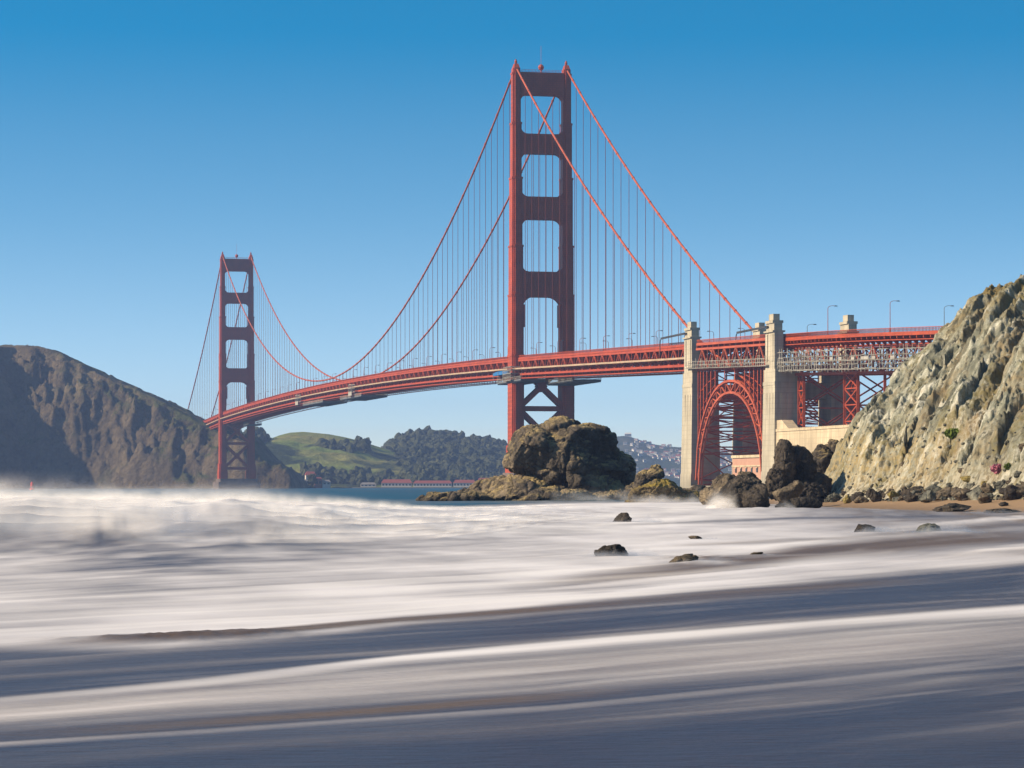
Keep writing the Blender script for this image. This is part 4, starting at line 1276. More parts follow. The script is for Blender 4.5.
# ------------------------------------------------------------------ pylons, arch, viaduct
def pylon(s0, zt, lab, zb, arm_x):
    r = empty('concrete_pylon', BP(-2.2, s0, 0), BA)
    tag(r, lab, 'pylon')
    zd = rd(s0) - 12
    for sg in (-1, 1):
        m = MB()
        X = lambda a, b: (min(sg * a, sg * b), max(sg * a, sg * b))
        a, b = X(16.6, 5.4)
        taper = lambda x0, x1, y, e: [(x0 - e, -y - e), (x1 + e, -y - e), (x1 + e, y + e), (x0 - e, y + e)]
        m.prism(taper(a, b, 7.0, .9), zb, zb + 6, taper(a, b, 7.0, .8))
        m.prism(taper(a, b, 7.0, .6), zb + 5.9, zd - 6, taper(a, b, 7.0, .1))
        m.prism(taper(a, b, 7.0, .25), zd - 6, zd - 4.6); m.prism(taper(a, b, 7.0, 0), zd - 4.7, zd)
        # recessed panel strips on the broad faces
        for k in range(3):
            xx = a + 1.8 + k * (b - a - 3.6) / 3
            m.box(xx + .35, xx + (b - a - 3.6) / 3 - .35, -7.35, 7.35, zb + 9, zd - 9)
        for k in range(3):
            m.box(a - .32, b + .32, -5.2 + k * 3.7, -2.6 + k * 3.7, zb + 9, zd - 9)
        m.build('shaft', M_CONC, r)
        u = MB(); a, b = X(16.4, 12.9)
        u.prism(taper(a, b, 5.6, 0), zd - .1, zt - 5)
        u.prism(taper(a, b, 5.0, -.15), zt - 5.05, zt - 1.8)
        for k in (-1, 1): u.box(a - .25, b + .25, k * 3.4 - .9, k * 3.4 + .9, zd + 3, zt - 6)
        u.prism(taper(a, b, 4.2, .35), zt - 1.9, zt - .9); u.prism(taper(a, b, 3.2, -.5), zt - 1, zt + 1.6)
        u.prism(taper(a, b, 5.0, .7), zt - 5.3, zt - 4.7)
        u.build('turret', M_CONC, r)
    m = MB()
    m.box(-5.2, 5.2, -3, 3, zd - 11, zd - 5)
    m.build('cross_wall', M_CONC, r)
    # lamp gantry arm sticking out to seaward
    m = MB(); z = zt - 3.0
    m.beam((-16.8, 3.0, z), (-15.3, 45, z), .55, .8); m.beam((-16.8, 1.4, z), (-15.3, 44, z), .4, .6)
    for k in range(9): m.beam((-16.7, 3 + k * 4.6, z), (-16.4, 1.5 + k * 4.6, z), .2)
    m.tube([(-15.3, 44.5, z), (-15.2, 46.5, z - .8), (-15.2, 47, z - 2.5), (-15.2, 47, z - 7)], .22, 6)
    m.build('gantry_arm', M_DARKST, r)
    return r

A0, A1 = -351.5, -445.0
def steel_arch():
    r = empty('steel_arch', BP(-2.2, (A0 + A1) / 2, 0), BA)
    tag(r, 'orange steel arch with lattice ribs spanning between the two concrete pylons', 'arch bridge')
    mid = (A0 + A1) / 2; half = (A0 - A1) / 2
    zdk = lambda s: rd(s + mid)
    top = lambda y: 5.0 + (44.0 - 5.0) * max(0, 1 - abs(y / half) ** 2.1) ** .5
    bot = lambda y: 3.0 + (39.4 - 3.0) * max(0, 1 - abs(y / (half - 4.2)) ** 2.1) ** .5
    N = 18
    ys = [-half * math.cos(math.pi * k / N) * .55 + .45 * (-half + 2 * half * k / N) for k in range(N + 1)]
    yb = [y * (half - 4.2) / half for y in ys]
    for x in (-14.9, 14.9):
        m = MB()
        for k in range(N):
            for dx in (-.6, .6):
                m.beam((x + dx, ys[k], top(ys[k])), (x + dx, ys[k + 1], top(ys[k + 1])), .55, .9)
                m.beam((x + dx, yb[k], bot(yb[k])), (x + dx, yb[k + 1], bot(yb[k + 1])), .55, .9)
            m.beam((x, ys[k], top(ys[k])), (x, yb[k], bot(yb[k])), .5)
            if k < N / 2: m.beam((x, ys[k], top(ys[k])), (x, yb[k + 1], bot(yb[k + 1])), .45)
            else: m.beam((x, yb[k], bot(yb[k])), (x, ys[k + 1], top(ys[k + 1])), .45)
        m.build('arch_rib', M_RED_PALE, r)
    for x in (-14.9, 14.9):
        for k in range(1, N, 1):
            y = ys[k]
            if k % 2 and 5 < k < 13: continue
            c = MB()
            for dx in (-.35, .35): c.beam((x + dx, y, top(y)), (x + dx, y, zdk(y) - 11), .3, .7)
            z = top(y) + 1.5
            while z < zdk(y) - 13: c.beam((x - .35, y, z), (x + .35, y, z + 1.2), .14); z += 1.6
            c.build('spandrel_column', M_RED, r)
    m = MB()
    for k in range(N + 1):
        y = ys[k]; t = top(y); b = bot(yb[k])
        m.beam((-14.9, y, t), (14.9, y, t), .6); m.beam((-14.9, yb[k], b), (14.9, yb[k], b), .6)
        if k < N:
            y2 = ys[k + 1]
            m.beam((-14.9, y, t), (14.9, y2, top(y2)), .45); m.beam((14.9, y, t), (-14.9, y2, top(y2)), .45)
            m.beam((-14.9, yb[k], b), (0, yb[k + 1], bot(yb[k + 1])), .4); m.beam((14.9, yb[k], b), (0, yb[k + 1], bot(yb[k + 1])), .4)
        m.beam((-14.9, y, t), (14.9, yb[k], b), .4); m.beam((14.9, y, t), (-14.9, yb[k], b), .4)
        if k % 2 == 0 and 0 < k < N:
            zt = zdk(y) - 11
            if zt - t > 5:
                m.beam((-14.9, y, t), (14.9, y, zt), .42); m.beam((14.9, y, t), (-14.9, y, zt), .42)
                zm = (zt + t) / 2; m.beam((-14.9, y, zm), (14.9, y, zm), .42)
    for x in (-14.9, 14.9):
        for k in (0, 2, 4, 12, 14, 16):
            ya, y2 = ys[k], ys[k + 2]
            for f in (.33, .66):
                z1 = top(ya) + (zdk(ya) - 11 - top(ya)) * f; z2 = top(y2) + (zdk(y2) - 11 - top(y2)) * f
                m.beam((x, ya, z1), (x, y2, z2), .25)
    m.build('sway_bracing', M_RED, r)
    ss = list(np.linspace(-half + .5, half - .5, 13))
    d = MB()
    for a, b in zip(ss[:-1], ss[1:]):
        d.add([(-15.0, a, zdk(a) - .5), (15.0, a, zdk(a) - .5), (15.0, b, zdk(b) - .5), (-15.0, b, zdk(b) - .5), (-15.0, a, zdk(a)), (15.0, a, zdk(a)), (15.0, b, zdk(b)), (-15.0, b, zdk(b))],
              [(0, 3, 2, 1), (4, 5, 6, 7), (0, 1, 5, 4), (2, 3, 7, 6)])
    dk = d.build('deck', M_DECK, r)
    for x in (-15.2, 15.2):
        t = MB(); truss_run(t, ss, x, -2.4, -10.5, .8, zdk, .42)
        for a, b in zip(ss[:-1], ss[1:]):
            t.beam((x, a, zdk(a) - .4), (x, b, zdk(b) - .4), .5, 1.0)
            t.beam((x, a, zdk(a) - .4), (x, a, zdk(a) - 2.4), .3)
        t.build('side_truss', M_RED_PALE, dk)
        q = MB()
        for a, b in zip(ss[:-1], ss[1:]):
            q.beam((x, a, zdk(a) + 1.35), (x, b, zdk(b) + 1.35), .18)
            for k in range(9):
                f = (k + .5) / 9; y = a + (b - a) * f; q.box(x - .05, x + .05, y - .14, y + .14, zdk(y) + .05, zdk(y) + 1.3)
        q.build('railing', M_RED, dk)
    f = MB()
    for i, s in enumerate(ss):
        f.beam((-15.2, s, zdk(s) - 1.4), (15.2, s, zdk(s) - 1.4), .5, 1.6); f.beam((-15.2, s, zdk(s) - 10.5), (15.2, s, zdk(s) - 10.5), .5, .7)
        f.beam((-15.2, s, zdk(s) - 10.5), (0, s, zdk(s) - 2), .35); f.beam((15.2, s, zdk(s) - 10.5), (0, s, zdk(s) - 2), .35)
        if i + 1 < len(ss): f.beam((-15.2, s, zdk(s) - 10.5), (15.2, ss[i + 1], zdk(ss[i + 1]) - 10.5), .4)
    f.build('floor_frame', M_RED, dk)

VP = [(99.8, 1086), (105.2, 1060), (112, 1031), (124.5, 995), (144, 955), (172, 918), (210, 888), (255, 866)]
VL = np.concatenate([[0], np.cumsum(np.hypot(np.diff([p[0] for p in VP]), np.diff([p[1] for p in VP])))])
def vp(l, t=0.0, z=0.0):
    """point on the curving viaduct: l along its seaward edge, t across to the right"""
    def c(q): return np.array([np.interp(q, VL, [p[0] for p in VP]), np.interp(q, VL, [p[1] for p in VP])])
    p = sum(c(l + d) * w for d, w in ((-14, .2), (-7, .2), (0, .2), (7, .2), (14, .2)))
    d = c(l + 16) - c(l - 16); d /= np.hypot(*d)
    q = p + np.array((-d[1], d[0])) * t
    return (float(q[0]), float(q[1]), vz(l) + z)
def vz(l): return 58.2 - .0285 * l
def viaduct():
    r = empty('viaduct', (0, 0, 0))
    tag(r, 'curving orange steel approach viaduct on lattice legs between the right pylon and the cliff', 'viaduct')
    ls = list(np.arange(6, 235, 4.0))
    W = 27.0
    d = MB()
    for a, b in zip(ls[:-1], ls[1:]):
        P = [vp(a, .2, -.6), vp(a, W, -.6), vp(b, W, -.6), vp(b, .2, -.6), vp(a, .2, 0), vp(a, W, 0), vp(b, W, 0), vp(b, .2, 0)]
        d.add(P, [(0, 3, 2, 1), (4, 5, 6, 7), (1, 2, 6, 5), (3, 0, 4, 7)])
    d.build('deck', M_DECK, r)
    for t in (0, W):
        q = MB()
        for a, b in zip(ls[:-1], ls[1:]):
            q.beam(vp(a, t, 1.45), vp(b, t, 1.45), .2); q.beam(vp(a, t, .85), vp(b, t, .85), .1)
            for k in range(5):
                l = a + (b - a) * (k + .5) / 5
                q.beam(vp(l, t, 0), vp(l, t, 1.4), .24, .06)
        q.build('railing', M_RED, r)
        g = MB()
        for i, (a, b) in enumerate(zip(ls[:-1], ls[1:])):
            g.beam(vp(a, t, -.55), vp(b, t, -.55), .5, 1.25)
            g.beam(vp(a, t, -2.6), vp(b, t, -2.6), .35, .3)
        g.build('fascia_girder', M_RED, r)
        sg = 1 if t == 0 else -1
        for a in (ls if t == 0 else ()):
            k_ = MB()       # cantilever brackets
            p0, p1, p2 = vp(a - .2, t + .1 * sg, -1.2), vp(a - .2, t + 3.4 * sg, -1.2), vp(a - .2, t + 3.4 * sg, -4.6)
            q0, q1, q2 = vp(a + .2, t + .1 * sg, -1.2), vp(a + .2, t + 3.4 * sg, -1.2), vp(a + .2, t + 3.4 * sg, -4.6)
            m0, m1 = vp(a - .2, t + .1 * sg, -2.0), vp(a + .2, t + .1 * sg, -2.0)
            k_.add([p0, p1, p2, m0, q0, q1, q2, m1], [(0, 1, 2, 3), (7, 6, 5, 4), (0, 4, 5, 1), (1, 5, 6, 2), (2, 6, 7, 3), (3, 7, 4, 0)])
            k_.build('bracket', M_RED, r)
        m = MB(); tt = t + 3.4 * sg
        lb = list(np.arange(6, 235, 7.5))
        for i, (a, b) in enumerate(zip(lb[:-1], lb[1:])):
            m.beam(vp(a, tt, -4.2), vp(b, tt, -4.2), .7, .9); m.beam(vp(a, tt, -13.6), vp(b, tt, -13.6), .8, 1.0)
            m.beam(vp(a, tt, -4.2), vp(a, tt, -13.6), .45)
            if i % 2: m.beam(vp(a, tt, -4.2), vp(b, tt, -13.6), .5)
            else: m.beam(vp(a, tt, -13.6), vp(b, tt, -4.2), .5)
        m.build('side_truss', M_RED, r)
    f = MB()
    lb = list(np.arange(6, 235, 7.5))
    for i, a in enumerate(lb):
        f.beam(vp(a, 3, -1.4), vp(a, W - 3, -1.4), .5, 1.5); f.beam(vp(a, 3, -13.6), vp(a, W - 3, -13.6), .5, .8)
        f.beam(vp(a, 3, -4.2), vp(a, W / 2, -13.4), .35); f.beam(vp(a, W - 3, -4.2), vp(a, W / 2, -13.4), .35)
        if i + 1 < len(lb): f.beam(vp(a, 3, -13.6), vp(lb[i + 1], W - 3, -13.6), .4); f.beam(vp(a, W - 3, -13.6), vp(lb[i + 1], 3, -13.6), .4)
    f.build('floor_frame', M_RED, r)
    # bents: four lattice legs each
    for l0, dl, zb in ((18, 6, 6), (66, 11, 8), (97, 24, 8), (150, 12, 10), (196, 12, 12)):
        m = MB()
        legs = [(l0, 3.4), (l0 + dl, 3.4), (l0, W - 3.4), (l0 + dl, W - 3.4)]
        zt = -13.4
        H = lambda l: vz(l) + zt - zb
        for l, t in legs:
            x, y, z = vp(l, t, zt)
            m.beam((x, y, zb), (x, y, z), .95)
        def brace(a, b, n, w):
            pa = vp(a[0], a[1], zt); pb = vp(b[0], b[1], zt)
            for k in range(n):
                za = zb + (pa[2] - zb) * k / n; zc = zb + (pa[2] - zb) * (k + 1) / n
                m.beam((pa[0], pa[1], za), (pb[0], pb[1], zc), w); m.beam((pb[0], pb[1], za), (pa[0], pa[1], zc), w)
                m.beam((pa[0], pa[1], zc), (pb[0], pb[1], zc), w)
        brace(legs[0], legs[1], 6 if dl < 20 else 3, .42); brace(legs[2], legs[3], 6 if dl < 20 else 3, .42)
        brace(legs[0], legs[2], 3, .5); brace(legs[1], legs[3], 3, .5)
        m.build('bent', M_RED, r)
    # scaffold along the seaward side
    s = empty('scaffold', vp(40, -1.5, -12))
    o = Vector(s.location)
    tag(s, 'long pale scaffold walkway hung along the seaward side of the approach viaduct', 'scaffold')
    m = MB(); n2 = MB()
    L = lambda l, t, z: Vector(vp(l, t, z)) - o
    ll = list(np.arange(-1, 170, 2.4))
    for i, (a, b) in enumerate(zip(ll[:-1], ll[1:])):
        for t in (-3.4, 1.8):
            for z in (-5.6, -7.6, -9.0, -10.6, -12.2):
                if rj.random() < .78: m.tube([L(a, t, z + rj.uniform(-.2, .2)), L(b, t, z + rj.uniform(-.2, .2))], rj.uniform(.07, .13), 4, False)
            m.tube([L(a + rj.uniform(-.5, .5), t, -13 + rj.uniform(-.6, .8)), L(a + rj.uniform(-.5, .5), t, rj.choice((-4.2, -5.4, -6.6, -8)))], rj.uniform(.07, .13), 4, False)
            if rj.random() < .35: m.tube([L(a, t, rj.uniform(-13, -9)), L(b, t, rj.uniform(-9, -5))], .08, 4, False)
        for z in (-7.6, -9.2, -12.2): m.tube([L(a, -3.4, z), L(a, 1.8, z)], .1, 4, False)
        if i % 2: m.tube([L(a, -3.4, -12.2), L(b, -3.4, -9)], .09, 4, False)
        for z in (-9.3, -12.4):
            P = [L(a, -3.4, z), L(a, 1.8, z), L(b, 1.8, z), L(b, -3.4, z)]
            n2.add(P + [p - Vector((0, 0, .15)) for p in P], [(0, 1, 2, 3), (7, 6, 5, 4), (0, 4, 5, 1), (2, 6, 7, 3), (1, 5, 6, 2), (3, 7, 4, 0)])
        if rj.random() < .3:
            P = [L(a, -3.6, -9.2), L(b, -3.6, -9.2), L(b, -3.6, -8.1), L(a, -3.6, -8.1)]
            n2.add(P + [p + Vector((.1, .05, 0)) for p in P], [(0, 1, 2, 3), (7, 6, 5, 4), (0, 4, 5, 1), (2, 6, 7, 3), (1, 5, 6, 2), (3, 7, 4, 0)])
    m.build('tubes', M_PALEST, s); n2.build('planks', M_PALEST, s)
    # scaffold along the arch span
    s = empty('scaffold', BP(-17, (A0 + A1) / 2, rd(-390) - 10), BA)
    tag(s, 'pale scaffold walkway hung along the deck between the two concrete pylons', 'scaffold')
    m = MB(); n2 = MB()
    ys = list(np.arange(-54, 56, 2.6))
    for i, (a, b) in enumerate(zip(ys[:-1], ys[1:])):
        k = .03 * a
        for x in (-2.9, 1.5):
            for z in (-.6, .8, 2.2): m.tube([(x, a, k + z), (x, b, k + z)], .1, 4, False)
            m.tube([(x, a, k - .8), (x, a, k + (3.4 if i % 3 == 0 else 2.3))], .1, 4, False)
        m.tube([(-2.9, a, k - .4), (1.5, a, k - .4)], .1, 4, False)
        n2.add([(-2.9, a, k - .5), (1.5, a, k - .5), (1.5, b, k - .42), (-2.9, b, k - .42), (-2.9, a, k - .66), (1.5, a, k - .66), (1.5, b, k - .6), (-2.9, b, k - .6)], [(0, 1, 2, 3), (7, 6, 5, 4), (0, 4, 5, 1), (2, 6, 7, 3), (1, 5, 6, 2), (3, 7, 4, 0)])
    m.build('tubes', M_PALEST, s); n2.build('planks', M_PALEST, s)
    # lamps on the viaduct
    for l, t, h, lab in ((54, 2, 9.9, 'tall grey street lamp on the viaduct left of the taller orange one'),
                         (83, 13, 11.0, 'tall orange street lamp in the middle of the viaduct'),
                         (101, 25, 9.1, 'thin grey street lamp on the viaduct left of the cliff top'),
                         (135, 13, 10.7, 'street lamp showing above the crest of the cliff'),
                         (26, 4, 4.0, 'short street lamp on the viaduct beside the right pylon')):
        o = lamp_proto('street_lamp', h, 2.8, M_RED if 'orange' in lab else M_GREYST, lab, 'street lamps on the viaduct')
        o.location = vp(l, t, 0.02); o.rotation_euler = (0, 0, .3)

def shore_works():
    r = empty('sea_wall', BP(-19, -496, 0), BA)
    tag(r, 'tan concrete retaining wall of the bridge anchorage behind the dark boulders', 'wall')
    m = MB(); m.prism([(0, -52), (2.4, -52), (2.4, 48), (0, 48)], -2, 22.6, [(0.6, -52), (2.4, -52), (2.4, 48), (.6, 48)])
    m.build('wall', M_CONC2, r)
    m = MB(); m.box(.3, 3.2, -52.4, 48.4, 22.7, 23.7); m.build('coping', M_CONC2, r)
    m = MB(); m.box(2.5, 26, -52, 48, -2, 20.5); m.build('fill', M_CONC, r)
    m = MB(); m.prism([(.8, 22), (5, 22), (5, 39), (.8, 39)], 23.7, 27.0, [(.8, 30), (5, 30), (5, 39), (.8, 39)]); m.build('stub_wall', M_CONC2, r)
    # brick fort under the arch
    r = empty('brick_fort', BP(-8, -398, 0), BA)
    tag(r, 'old red brick fort standing under the steel arch', 'fort')
    m = MB(); m.box(0, 40, -38, 27, -1, 13.6)
    m.build('wall', M_BRICK, r)
    m = MB(); m.box(-.5, 40.5, -38.5, 27.5, 13.7, 14.8); m.box(-.3, 40.3, -38.3, 27.3, 10.2, 10.7); m.build('parapet', M_CONC2, r)
    for k in range(9):
        for z in (3.6, 8):
            w = MB(); y = -34 + k * 7
            w.box(-.25, .2, y - .9, y + .9, z - .1, z + 1.5); w.build('window', M_WIN, r)
            if z > 5:
                q = MB(); q.box(-.5, .1, y - 1.2, y + 1.2, z + 1.6, z + 1.95); q.build('lintel', M_CONC2, r)
    m = MB(); m.prism([(-12, -52), (60, -60), (60, 60), (-12, 46)], -3, 2.6); m.build('footing', M_CONC, r)

# ------------------------------------------------------------------ the far shore
def house(name, w, d, h, rh, wall, roof, lab, cat, loc, rz=0, group=None, nwin=4):
    r = empty(name, loc, rz); tag(r, lab, cat, group)
    m = MB(); m.box(-w / 2, w / 2, -d / 2, d / 2, -3, h); m.build('wall', wall, r)
    m = MB(); o = .6
    m.add([(-w / 2 - o, -d / 2 - o, h + .02), (w / 2 + o, -d / 2 - o, h + .02), (w / 2 + o, d / 2 + o, h + .02), (-w / 2 - o, d / 2 + o, h + .02), (-w / 2 + min(2, w * .1), 0, h + rh), (w / 2 - min(2, w * .1), 0, h + rh)],
          [(0, 3, 2, 1), (0, 1, 5, 4), (1, 2, 5), (2, 3, 4, 5), (3, 0, 4)])
    m.build('roof', roof, r)
    for k in range(nwin):
        x = -w / 2 + w * (k + .5) / nwin
        q = MB(); q.box(x - min(1.6, w / nwin * .28), x + min(1.6, w / nwin * .28), -d / 2 - .15, -d / 2 + .1, h * .35, h * .8); q.build('window', M_WIN, r)
    return r

def far_shore(green, wood, farh):
    D = 3290.0
    quay = MB(); quay.box(-260, -10, 0, 60, -4, 1.4)
    q = quay.build('quay', M_CONC, loc=(0, D - 8, 0)); tag(q, 'low grey quay along the foot of the wooded hill', 'quay')
    for u0, u1, h, rh, wl_, rf, lab, n in ((360, 376, 3.0, 2.2, M_WHITE, M_ROOFG, 'small white shed at the left end of the red roofed waterfront row', 4),
                                       (381, 412, 4.5, 4.2, M_WHITE, M_ROOF, 'long white waterfront building with a dark red roof, left end of the row', 9),
                                       (413, 452, 4.2, 3.2, M_WHITE, M_ROOF, 'long white waterfront building with a red roof in the middle of the row', 12),
                                       (453, 476, 4.6, 3.6, M_WHITE, M_ROOF, 'white waterfront building with a red roof right of the middle of the row', 7),
                                       (477, 494, 6.0, 4.4, M_WHITE, M_ROOF, 'tallest red roofed waterfront building at the right end of the row', 5)):
        k = D / 2872
        house('waterfront_building', (u1 - u0) * k - 1, 14, h, rh, wl_, rf, lab, 'building', (((u0 + u1) / 2 - 512) * k, D + 8, 1.4), 0, 'red roofed waterfront row', n)
    for u, z, w, h, rh, wl_, rf, lab in ((309, 11, 11, 4, 4, M_WHITE, M_ROOF, 'white cottage with a bright red roof above the shore rocks'),
                                       (296, 2.5, 9, 6, 3, M_REDWALL, M_ROOFG, 'red brown shed at the waterline left of the white boathouse'),
                                       (303, 2.5, 10, 5, 2.5, M_WHITE, M_ROOFG, 'white boathouse at the waterline beside the dark round tree'),
                                       (318, 2.5, 8, 7, 3, M_REDWALL, M_ROOF, 'narrow red gabled house at the waterline right of the dark round tree'),
                                       (326, 3, 9, 4, 2.5, M_WHITE, M_ROOFG, 'pale low house at the waterline between the red gabled house and the quay')):
        k = 3240 / 2872
        house('shore_house', w, 9, h, rh, wl_, rf, lab, 'house', ((u - 512) * k, 3240 + (20 if z > 5 else 0), z), .2, None, 2)
    for x, y, rx, ry, rz, sd in ((-238, 3262, 34, 30, 5, 1), (-205, 3262, 24, 26, 4, 2), (-228, 3290, 26, 24, 13, 3)):
        o = boulder('shore_bank', x, y, -.5, rx, ry, rz, M_MARIN, 900 + sd, 4, .12); tag(o, kind='structure')
    # dark round tree by the cottages
    k = 3230 / 2872
    r = empty('round_tree', ((311.5 - 512) * k, 3232, 2.3)); tag(r, 'dark round tree standing among the cottages on the far shore', 'tree')
    rng = np.random.default_rng(8); v0, f0 = ICO[2]; Vs = []; Fs = []; b = 0
    for q in range(60):
        p = rng.normal(size=3); p /= np.linalg.norm(p); p *= rng.uniform(.3, 1)
        v = v0 * (1 + .4 * noise(v0 * 2 + rng.uniform(0, 90, 3), 3)[:, None]) * rng.uniform(1.2, 2.4) + p * np.array((5, 5, 6)) + np.array((0, 0, 8)); Vs.append(v); Fs.append(f0 + b); b += len(v0)
    np_mesh('crown', np.concatenate(Vs), np.concatenate(Fs), M_TREE, r, True)
    m = MB(); m.tube([(0, 0, -1), (0, 0, 5), (.6, 0, 9)], [.7, .5, .2], 6); m.build('trunk', M_BARK, r)
    # town on the far hill
    rr = random.Random(3)
    protos = []
    for w, d, h, rh, ro in ((13, 10, 7, 3.5, M_ROOFG), (18, 11, 6, 3, M_ROOF), (11, 11, 9, 3, M_ROOFG)):
        m = MB(); m.box(-w / 2, w / 2, -d / 2, d / 2, -5, h)
        m.add([(-w / 2 - .6, -d / 2 - .6, h + .03), (w / 2 + .6, -d / 2 - .6, h + .03), (w / 2 + .6, d / 2 + .6, h + .03), (-w / 2 - .6, d / 2 + .6, h + .03), (-w / 2, 0, h + rh), (w / 2, 0, h + rh)],
              [(0, 3, 2, 1), (0, 1, 5, 4), (1, 2, 5), (2, 3, 4, 5), (3, 0, 4)])
        for k in range(3): m.box(-w / 2 + w * (k + .3) / 3, -w / 2 + w * (k + .7) / 3, -d / 2 - .2, -d / 2 + .1, h * .4, h * .75)
        o = m.build('hillside_house', M_WHITE); o.data.materials.append(ro); o.data.materials.append(M_WIN)
        for i, p in enumerate(o.data.polygons): p.material_index = 1 if 6 <= i < 11 else (2 if i >= 11 else 0)
        protos.append(o)
    n = 0
    while n < 260:
        u = rr.uniform(625, 735); Y = rr.uniform(5450, 6480)
        x = (u - 512) * Y / 2872; z = float(farh(np.array([x]), np.array([Y]))[0])
        if z < 5 or noise(np.array([[x * .012, Y * .008, 2.]]), 9)[0] < -.12: continue
        o = protos[n] if n < 3 else protos[rr.randrange(3)].copy()
        if n >= 3: COL.objects.link(o)
        o.location = (x, Y, z); o.rotation_euler = (0, 0, rr.uniform(-.6, .6)); s = rr.uniform(.38, .62); o.scale = (s, s, s)
        tag(o, 'small pale house among the many dotted over the hazy far hillside', 'house', 'houses on the far hillside'); n += 1
    x = (628 - 512) * 6490 / 2872
    house('hilltop_house', 15, 9, 5, 3.5, M_WHITE, M_WHITE, 'white house standing out on the crest of the far hillside', 'house', (x, 6490, float(farh(np.array([x]), np.array([6490.]))[0])))
    # channel buoy
    Y = 1900.0
    r = empty('channel_buoy', ((32 - 512) * Y / 2872, Y, 0)); tag(r, 'small red channel buoy on the water in front of the shaded headland', 'buoy')
    m = MB(); m.tube([(0, 0, -.8), (0, 0, -.3), (0, 0, .7), (0, 0, .9)], [1.2, 1.5, 1.5, 1.1], 14); m.build('float', M_BUOY, r)
    m = MB()
    for a in range(4): m.tube([(math.cos(a * 1.571) * .95, math.sin(a * 1.571) * .95, .85), (math.cos(a * 1.571) * .3, math.sin(a * 1.571) * .3, 4.0)], .14, 5)
    for a in range(4): m.beam((math.cos(a * 1.571) * .6, math.sin(a * 1.571) * .6, 2.4), (math.cos(a * 1.571 + 1.571) * .6, math.sin(a * 1.571 + 1.571) * .6, 2.4), .14)
    m.build('tower', M_BUOY, r)
    m = MB(); m.tube([(0, 0, 2.2), (0, 0, 4.6), (0, 0, 5.4)], [.95, .85, .1], 10); m.build('topmark', M_BUOY, r)

# ------------------------------------------------------------------ air and spray
def volume_mat(name, color, dens, aniso=0.0):
    m = bpy.data.materials.new(name); m.use_nodes = True
    t = m.node_tree
    t.nodes.remove(t.nodes['Principled BSDF'])
    v = t.nodes.new('ShaderNodeVolumePrincipled')
    v.inputs['Color'].default_value = (*color, 1); v.inputs['Density'].default_value = dens; v.inputs['Anisotropy'].default_value = aniso
    t.links.new(v.outputs[0], t.nodes['Material Output'].inputs['Volume'])
    return m, v
def haze():
    m = MB(); m.box(-2600, 2700, -120, 9000, -6, 262, 0)
    mat, v = volume_mat('haze', (.38, .55, 1.0), HAZE)
    tag(m.build('haze', mat), kind='stuff')
HAZE = 7.5e-5

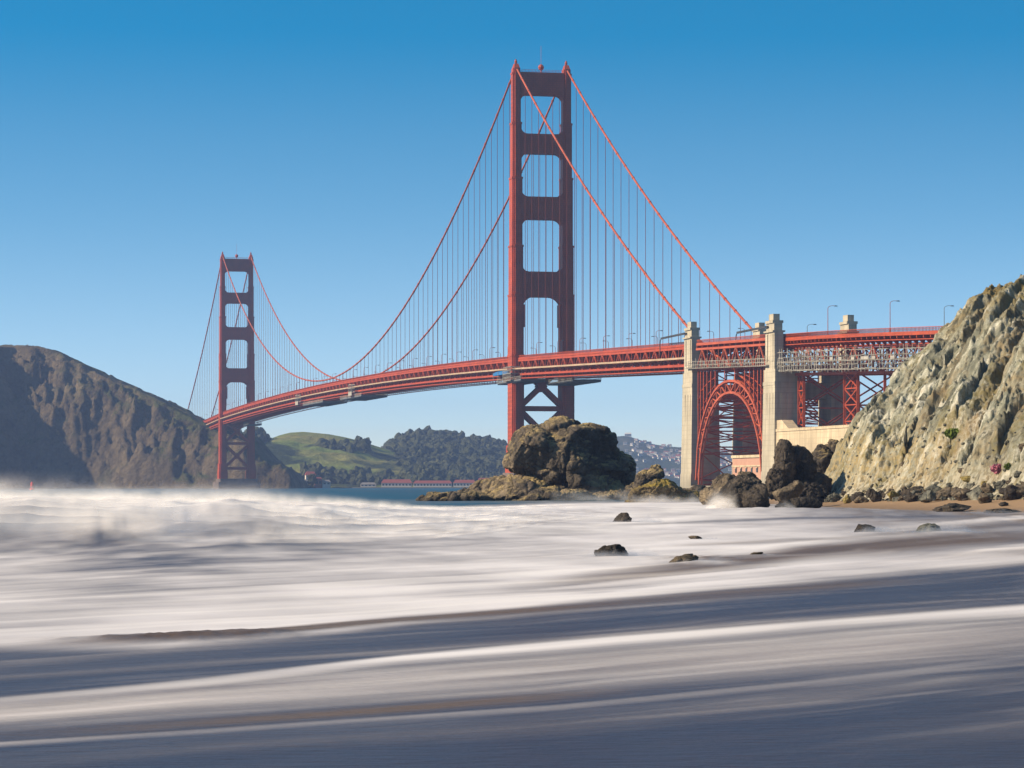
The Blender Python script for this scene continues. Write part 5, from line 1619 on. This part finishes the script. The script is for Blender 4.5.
def spray():
    """mist thrown off the breaking wave: many loose curtains of droplets, one behind another"""
    t = NT('sea_spray')
    fade = t.attr('fade')
    nz = t.noise(1.0, 5, .6, t.pos((.16, .16, .55)))
    al = t.math('MULTIPLY', fade, t.ramp(nz, [(.36, (0, 0, 0)), (.66, (1, 1, 1))]), True)
    t.link(al, t.b.inputs['Alpha'])
    t.b.inputs['Subsurface Weight'].default_value = 0
    t.b.inputs['Transmission Weight'].default_value = 0
    dif = t.n('ShaderNodeBsdfDiffuse'); tr = t.n('ShaderNodeBsdfTranslucent'); tp = t.n('ShaderNodeBsdfTransparent')
    for b in (dif, tr): b.inputs['Color'].default_value = (.88, .85, .83, 1)
    m1 = t.n('ShaderNodeMixShader'); m1.inputs[0].default_value = .5; t.link(dif.outputs[0], m1.inputs[1]); t.link(tr.outputs[0], m1.inputs[2])
    m2 = t.n('ShaderNodeMixShader'); t.link(al, m2.inputs[0]); t.link(tp.outputs[0], m2.inputs[1]); t.link(m1.outputs[0], m2.inputs[2])
    t.link(m2.outputs[0], t.t.nodes['Material Output'].inputs['Surface'])
    rng = np.random.default_rng(12)
    Vs, Fs, A, base = [], [], [], 0
    xs = np.linspace(-60, 16, 260); q = np.linspace(0, 1, 14)
    for k in range(16):
        dpv = -10.5 + k * 1.15
        yc, h = ridge(xs)
        m = (ridge(xs + 6)[0] - ridge(xs - 6)[0]) / 12
        nx_, ny_ = m / np.sqrt(1 + m * m), -1 / np.sqrt(1 + m * m)      # horizontal normal, towards the beach
        wob = 2.2 * noise(np.stack([xs * .07, xs * 0 + k * 3.1, xs * 0], 1), 44)
        X = xs - nx_ * 0 + wob * .3
        top = h * (.55 + .10 * rng.uniform(-1, 1)) * np.exp(-(dpv / 9) ** 2) + h * .66 * (1 + .25 * np.exp(-((xs + 19) / 6) ** 2)) * (1 + .55 * noise(np.stack([xs * .16, xs * 0 + k * 1.7, xs * 0], 1), 45))
        bot = h * np.exp(-(dpv / 8.5) ** 2) * .55
        for j in range(len(q)):
            lean = -q[j] * .8
            Vs.append(np.stack([X - nx_ * 0, yc + (dpv + wob) * np.sqrt(1 + m * m) * 1.0 + lean, bot + (top - bot) * q[j]], 1))
            ends = sstep(-60, -45, xs) * (1 - sstep(0, 14, xs))
            A.append((.62 if dpv > -7 else .30) * ends * sstep(0, .25, np.full_like(xs, q[j])) * (1 - sstep(.15, 1, np.full_like(xs, q[j]))) )
        Fs.append(grid_faces(len(q), len(xs)) + base); base += len(q) * len(xs)
    # mist at the foot of the rocks, and a splash against the dark boulder
    for x0, x1, y0, y1, hh, al, nn in ((6, 40, 466, 458, 2.2, .26, 5), (12, 34, 415, 408, 1.6, .30, 4), (21.0, 24.5, 316, 313, 2.3, .5, 5), (27.8, 31, 312, 311, 1.0, .4, 3)) + tuple((x - 1.9 * r, x + 3.2 * r, y - 1.15 * r, y - .75 * r, hh_ * .95, .55, 3) for x, y, r, hh_ in KICK) + tuple((x + .2 * r, x + 3.6 * r, y + .1 * r, y + .3 * r, hh_ * 1.1, .5, 3) for x, y, r, hh_ in KICK):
        for k in range(nn):
            f = np.linspace(0, 1, 80); X = x0 + (x1 - x0) * f; Yc = y0 + (y1 - y0) * f - k * hh * .35
            tp_ = hh * (.55 + .8 * np.clip(.5 + noise(np.stack([X * 1.2 / hh, X * 0 + k * 2.3, X * 0], 1), 46), 0, 1.4))
            if x1 - x0 < 6: tp_ = tp_ * np.sin(np.pi * np.clip(f, .02, .98)) ** .6
            for j in range(len(q)):
                Vs.append(np.stack([X + q[j] * hh * .25 * (k - 2) * .3, Yc, -.05 + tp_ * q[j]], 1))
                A.append(al * np.sin(np.pi * f) ** .5 * (1 - sstep(.1, 1, np.full_like(f, q[j]))))
            Fs.append(grid_faces(len(q), len(f)) + base); base += len(q) * len(f)
    o = np_mesh('spray', np.concatenate(Vs), np.concatenate(Fs), t.m, smooth=True)
    attr(o, 'fade', np.concatenate(A))
    tag(o, kind='stuff')

# ------------------------------------------------------------------ build
green, wood, farh = build_far()
build_cliff()
build_beach()
suspension_bridge()
lamps()
pylon(-343, 68.6, 'farther concrete pylon at the left end of the steel arch', 1.5, 1)
pylon(-453, 65.4, 'nearer concrete pylon at the right end of the steel arch with a broad shaded face', 2, 1)
steel_arch()
viaduct()
shore_works()
far_shore(green, wood, farh)
build_rocks()
shrub(953, 438, 1.0, M_BUSH, 'bright green bush clinging to the middle of the pale cliff', 700, 3)
shrub(999, 474, .9, M_PINK, 'pink flowering shrub at the foot of the cliff', 500, 5, 'flowering_shrub')
shrub(1009, 470, .6, M_BUSH, 'small green bush beside the pink flowers', 300, 6)
WASH += [(8, 470, 14, .9), (18, 455, 10, .85), (25, 410, 9, .8), (26.5, 312, 4.5, .8), (31, 310, 4, .7)]
build_sea()
spray()
haze()
